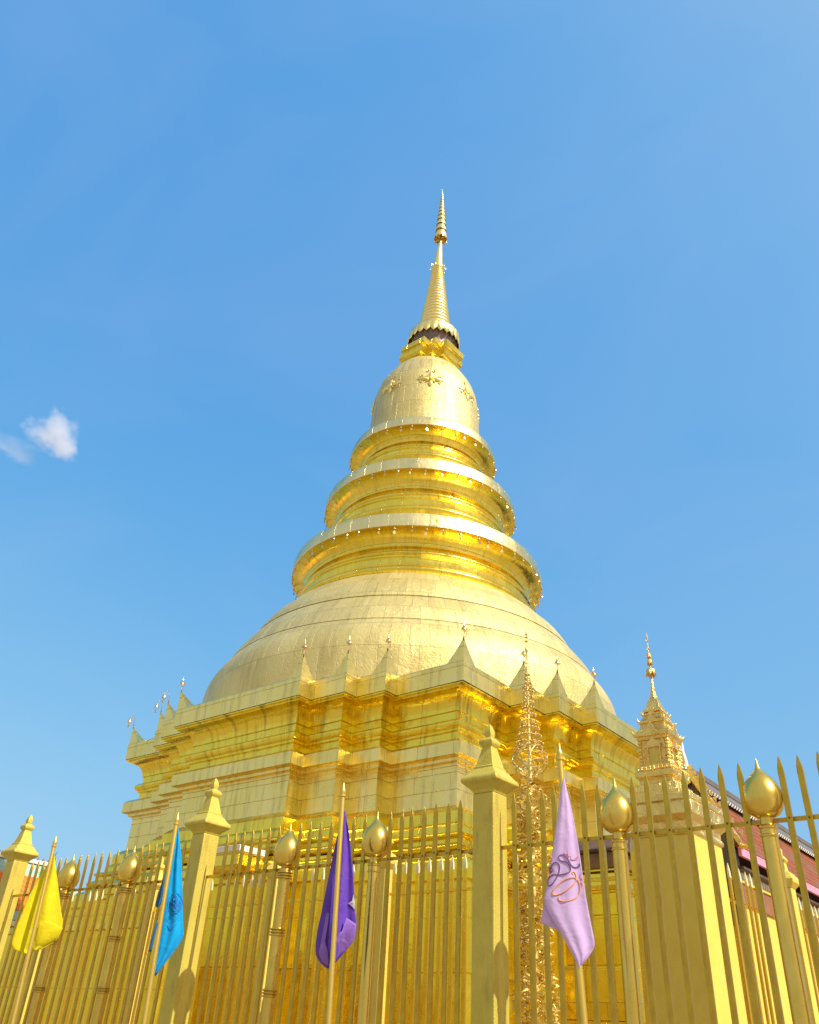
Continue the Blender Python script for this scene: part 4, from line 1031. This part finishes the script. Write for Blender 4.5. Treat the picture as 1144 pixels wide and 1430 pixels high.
for k in range(90):
    a = random.uniform(0, 2*pi); t = math.acos(random.uniform(-0.95, 0.95)); p = Vector((cr*sin(t)*cos(a), cr*sin(t)*sin(a), cz+cr*cos(t)))
    leaf(cg, p, p-Vector((0,0,cz))+Vector((random.uniform(-.2,.2),)*3), Vector((0,0,1)), random.uniform(0.04,0.07), 0.016)
    cg.ball(tuple(p), 0.012, 5, 4)
obj('openwork_cage', cg, M['filigree_rose'], mast, smooth=50)
tz = [(6.02,0.235),(6.15,0.205),(6.28,0.175),(6.40,0.150),(6.52,0.130),(6.64,0.112),(6.75,0.10),(6.85,0.085),(6.94,0.105),(7.03,0.085),(7.11,0.065),(7.19,0.05),(7.27,0.042)]
for z, r in tz:
    tt = MB(); nn = max(8, int(26*r/0.235))
    tt.tube([(r*0.8*cos(2*pi*q/16), r*0.8*sin(2*pi*q/16), z) for q in range(17)], 0.010, 5)
    for k in range(nn*2):
        a = 2*pi*k/(nn*2)+random.uniform(-.1,.1); p = Vector((r*0.75*cos(a), r*0.75*sin(a), z+random.uniform(-.03,.03)))
        leaf(tt, p, Vector((cos(a), sin(a), random.choice((-.8,.9)))), Vector((0,0,1)), random.uniform(0.03,0.065)*min(1, r/0.1), 0.016)
        if k % 2 == 0: tt.ball((r*cos(a), r*sin(a), z), 0.014, 5, 4)
    obj('leaf_ring', tt, M['filigree_rose'], mast, smooth=50)
fn = MB()
for z in (7.36, 7.46, 7.58): 
    for k in range(5):
        a = 2*pi*k/5+z*7; fn.tube([(0,0,z),(0.03*cos(a),0.03*sin(a),z+0.01),(0.05*cos(a),0.05*sin(a),z+0.05),(0.035*cos(a),0.035*sin(a),z+0.08)], 0.005, 4)
fn.lathe([(0.006,7.66),(0.03,7.72),(0.032,7.75),(0.012,7.80),(0.006,7.84)], 10)
for z in (7.90, 7.98, 8.03):
    fn.lathe([(0.004,z-0.02),(0.022,z),(0.03,z+0.012),(0.006,z+0.014)], 10)
fn.lathe([(0.005,8.03),(0.016,8.07),(0.002,8.17)], 8)
obj('finial', fn, M['filigree_rose'], mast)

# ------------------------------------------------------------------ little roofed shelter between the fences and the chedi
pv = thing('small_pavilion', 'small dark roofed golden pavilion half hidden behind the lavender flag and fence bars', 'pavilion', (-6.25, 12.9, 0))
r_ = MB().box(-0.78,0.42,-0.5,0.6,4.30,4.345); r_.prism([(-0.5,4.345),(0.6,4.345),(0.05,4.62)], 'x', -0.76, 0.40)
obj('roof', r_, M['dark_wood'], pv, smooth=0, bevel=0.01)
obj('fascia', MB().box(-0.70,0.34,-0.44,0.54,4.08,4.297), M['brown_board'], pv, smooth=0, bevel=0.008)
cr_ = MB().sq([(0.44,3.78),(0.47,3.84),(0.47,3.90),(0.50,3.95),(0.50,4.0),(0.46,4.04),(0.46,4.08)], c=(-0.18,0.05), ky=0.9)
obj('cornice', cr_, M['cornice_gold'], pv, smooth=20, bevel=0.006)
for k, (z0, z1, w) in enumerate(((3.42,3.78,0.42),(2.75,3.42,0.50),(2.05,2.75,0.58),(1.2,2.05,0.66),(0,1.2,0.74))):
    obj('tier_block', MB().sq([(w-0.03,z0),(w,z0+0.015),(w,z1-0.05),(w-0.02,z1-0.03),(w-0.02,z1)], c=(-0.18,0.05), ky=0.9), M['plinth_gold'], pv, smooth=20, bevel=0.006)

# ------------------------------------------------------------------ red roofed temple hall on the right
hx, hy0, hy1 = -12.5, 33.3, 66.0
hall = thing('temple_hall', 'temple hall with red tiled roof, grey ridge edge and pink eaves board', 'temple', (hx, hy0, 0))
LY = hy1-hy0
def slope(x0, z0, x1, z1, y0, y1, th=0.12):
    m = MB(); L_ = math.hypot(x1-x0, z1-z0)
    nx, nz = (z0-z1)/L_, (x1-x0)/L_
    if nz < 0: nx, nz = -nx, -nz
    v = [(x0,y0,z0),(x1,y0,z1),(x1,y1,z1),(x0,y1,z0)]
    o = [(x-nx*th, y, z-nz*th) for x, y, z in v]
    m.add(v, [(0,1,2,3)], [[(y0,L_),(y0,0),(y1,0),(y1,L_)]])
    m.add(v+o, [(4,7,6,5),(0,4,5,1),(1,5,6,2),(2,6,7,3),(3,7,4,0)])
    return m
ZR, ZE, DX = 11.55, 8.62, 1.6
up = slope(0.0, ZR, DX, ZE, 0, LY); up2 = slope(0.0, ZR, -DX, ZE, 0, LY)
obj('roof_slope', up, M['red_tiles'], hall, smooth=0); obj('roof_slope', up2, M['red_tiles'], hall, smooth=0)
def ridge(x0, z0, x1, z1, w, y0, y1, name, mat, lift):
    m = slope(x0, z0, x1, z1, y0, y1, w); 
    L_ = math.hypot(x1-x0, z1-z0); nx, nz = (z0-z1)/L_, (x1-x0)/L_
    if nz < 0: nx, nz = -nx, -nz
    m.v = [(x+nx*lift, y, z+nz*lift) for x, y, z in m.v]
    return obj(name, m, mat, hall, smooth=0)
ridge(0.0, ZR, 0.55, ZR-0.73, 0.06, -0.05, LY, 'ridge_band', M['grey_board'], 0.08)
rc = MB().box(-0.12,0.12,-0.05,LY,ZR+0.02,ZR+0.26); obj('ridge_cap', rc, M['grey_board'], hall, smooth=0, bevel=0.02)
cr = MB()
for k in range(int(LY/0.28)):
    y = 0.1+k*0.28; cr.tube([(0.60,y,ZR-0.78),(0.64,y+0.06,ZR-0.70),(0.62,y+0.14,ZR-0.66),(0.58,y+0.2,ZR-0.74)], 0.022, 4)
obj('ridge_crest', cr, M['white_stucco'], hall, smooth=0)
# gable boards with little hooked scales and a finial
gb = MB(); 
gb.prism([(-0.05,ZR+0.32),(0.05,ZR+0.32),(DX+0.15,ZE+0.16),(DX+0.15,ZE-0.2),(0,ZR-0.10)], 'y', -0.16, 0.0)
gb.prism([(0.05,ZR+0.32),(-0.05,ZR+0.32),(-DX-0.15,ZE+0.16),(-DX-0.15,ZE-0.2),(0,ZR-0.10)], 'y', -0.16, 0.0)
obj('gable_board', gb, M['shrine_gold'], hall, smooth=0, bevel=0.01)
sc = MB()
for k in range(13):
    t = k/12; x = 0.15+t*DX; z = ZR+0.30-t*(ZR-ZE)*1.0*(DX/(DX+0.15))-0.05
    sc.prism([(x-0.06,z-0.04),(x+0.06,z-0.18),(x+0.10,z+0.04),(x+0.03,z+0.0)], 'y', -0.14, -0.03)
sc.tube([(DX+0.1,-0.1,ZE),(DX+0.4,-0.1,ZE-0.1),(DX+0.5,-0.1,ZE+0.2),(DX+0.42,-0.1,ZE+0.5),(DX+0.52,-0.1,ZE+0.75)], [0.12,0.12,0.1,0.07,0.01], 6)
obj('gable_scales', sc, M['shrine_gold'], hall, smooth=0)
cf = MB().tube([(0,-0.1,ZR+0.2),(0,-0.16,ZR+0.5),(0,-0.30,ZR+0.8),(0,-0.2,ZR+1.05),(0,-0.22,ZR+1.5)], [0.12,0.11,0.09,0.05,0.01], 7)
obj('roof_finial', cf, M['white_stucco'], hall)
obj('gable_wall', MB().prism([(-DX+.25,6.0),(DX-.25,6.0),(DX-.25,ZE-.05),(0.1,ZR-.4),(-0.1,ZR-.4),(-DX+.25,ZE-.05)], 'y', 0.25, 0.5), M['grey_board'], hall, smooth=0)
obj('eaves_board', MB().box(DX-0.06,DX+0.06,0.0,LY,ZE-0.36,ZE-0.06), M['pink_fascia'], hall, smooth=0, bevel=0.01)
obj('eaves_soffit', MB().box(0.7,DX-0.05,0.3,LY-0.3,ZE-0.75,ZE-0.66), M['dark_wood'], hall, smooth=0)
fr = MB()
for k in range(int(LY/0.26)):
    y = 0.2+k*0.26; fr.prism([(y,ZE-0.98),(y+0.16,ZE-0.98),(y+0.19,ZE-0.80),(y+0.08,ZE-0.70),(y-0.03,ZE-0.80)], 'x', DX-0.42, DX-0.37)
obj('eaves_fretwork', fr, M['white_stucco'], hall, smooth=0)
obj('wall_beam', MB().box(DX-0.55,DX-0.36,0.2,LY-0.2,ZE-1.14,ZE-0.99), M['cream_paint'], hall, smooth=0, bevel=0.02)
obj('painted_frieze', MB().box(DX-0.6,DX-0.42,0.2,LY-0.2,ZE-1.9,ZE-1.14), M['red_panel'], hall, smooth=0)
obj('wall', MB().box(-DX+0.5,DX-0.5,0.5,LY-0.3,0,ZE-1.9), M['cream_paint'], hall, smooth=0)

# ------------------------------------------------------------------ orange and green roofed hall far on the left
lh = thing('temple_building', 'distant temple building with orange tiled roof bordered in green, seen through the fence', 'temple', (-47.5, 20.0, 0))
def lslope(x0, z0, x1, z1, y0, y1, mat, name, lift=0.0):
    m = slope(x0, z0, x1, z1, y0, y1, 0.1)
    L_ = math.hypot(x1-x0, z1-z0); nx, nz = (z0-z1)/L_, (x1-x0)/L_
    if nz < 0: nx, nz = -nx, -nz
    m.v = [(x+nx*lift, y, z+nz*lift) for x, y, z in m.v]
    obj(name, m, mat, lh, smooth=0)
lslope(0, 9.15, 3.0, 6.0, -8, 6.4, M['green_tiles'], 'roof_border'); lslope(0, 9.15, -3.0, 6.0, -8, 6.4, M['green_tiles'], 'roof_border')
lslope(0.75, 9.15-0.79, 2.55, 9.15-2.68, -7.3, 5.6, M['orange_tiles'], 'roof_field', 0.04)
lslope(1.6, 8.0, 4.2, 5.4, 6.0, 9.0, M['green_tiles'], 'lower_roof_border'); lslope(2.1, 7.5, 3.8, 5.8, 6.2, 8.3, M['orange_tiles'], 'lower_roof_field', 0.04)
obj('ridge_cap', MB().box(-0.14,0.14,-8,6.5,9.15,9.36), M['white_stucco'], lh, smooth=0, bevel=0.03)
rc = MB()
for k in range(44): rc.tube([(0,-7.9+k*0.33,9.34),(0,-7.86+k*0.33,9.46),(0,-7.8+k*0.33,9.5)], [0.05,0.04,0.015], 5)
rc.tube([(0,6.4,9.2),(0,6.65,9.3),(0,6.7,9.55),(0,6.6,9.75),(0,6.75,10.05)], [0.1,0.09,0.07,0.04,0.01], 6)
obj('ridge_ornament', rc, M['grey_board'], lh, smooth=0)
gs = MB().prism([(-3.0,6.0),(3.1,5.95),(3.1,6.2),(0,9.5),(-3.1,6.2)], 'y', 6.4, 6.55); obj('gable_board', gs, M['white_stucco'], lh, smooth=0)
obj('eaves_board', MB().box(2.9,3.05,-8,6.4,5.72,5.94), M['white_stucco'], lh, smooth=0)
obj('wall', MB().box(-2.6,2.6,-7.5,6.2,0,6.0), M['cream_paint'], lh, smooth=0)

# ------------------------------------------------------------------ small clouds high on the left
def cloud_mat(name, dens, sc, seed, thr):
    m = bpy.data.materials.new(name); m.use_nodes = True; nt = m.node_tree; L = nt.links.new
    nt.nodes.remove(nt.nodes['Principled BSDF'])
    out = [x for x in nt.nodes if x.type == 'OUTPUT_MATERIAL'][0]
    tc = N(nt, 'ShaderNodeTexCoord')
    vl = N(nt, 'ShaderNodeVectorMath', operation='LENGTH'); 
    mp = N(nt, 'ShaderNodeMapping'); mp.inputs['Location'].default_value = (-1,-1,-1); mp.inputs['Scale'].default_value = (2,2,2); L(tc.outputs['Generated'], mp.inputs['Vector'])
    L(mp.outputs[0], vl.inputs[0])
    n = N(nt, 'ShaderNodeTexNoise', Scale=sc, Detail=5.0, Roughness=0.6); n.noise_dimensions = '4D'; n.inputs['W'].default_value = seed
    L(mp.outputs[0], n.inputs['Vector'])
    v = math_n(nt, 'SUBTRACT', 1.0, vl.outputs['Value'])
    v = math_n(nt, 'ADD', v, math_n(nt, 'MULTIPLY', math_n(nt, 'SUBTRACT', n.outputs['Fac'], 0.5), 2.2))
    d = ramp(nt, v, [(thr, 0.0), (thr+0.45, 1.0)])
    pv_ = N(nt, 'ShaderNodeVolumePrincipled'); pv_.inputs['Color'].default_value = (0.97, 0.97, 1.0, 1); pv_.inputs['Anisotropy'].default_value = 0.3
    L(math_n(nt, 'MULTIPLY', d, dens), pv_.inputs['Density'])
    L(pv_.outputs[0], out.inputs['Volume'])
    return m
def cloud(label, dirv, dist, size, mat, rot):
    b = bmesh.new(); bmesh.ops.create_icosphere(b, subdivisions=3, radius=1.0)
    me = bpy.data.meshes.new('cloud'); b.to_mesh(me); b.free(); me.materials.append(mat)
    o = bpy.data.objects.new('cloud', me); COL.objects.link(o)
    o.location = Vector(dirv).normalized()*dist+Vector((0,0,1.6)); o.scale = size; o.rotation_euler = rot
    tag(o, label, 'cloud', 'small white clouds'); return o
cloud('small bright white cloud alone in the blue sky', (-0.777, 0.303, 0.552), 900, (42, 48, 42), cloud_mat('cloud_vapour', 0.09, 1.1, 2.3, 0.53), (0.2, 0.3, 0.5))
cloud('faint thin wisp of cloud at the left edge, below the bright white one', (-0.8040, 0.2770, 0.5260), 906, (40, 50, 22), cloud_mat('wisp_vapour', 0.013, 1.8, 1.4, 0.45), (0.2, 0.3, 0.5))
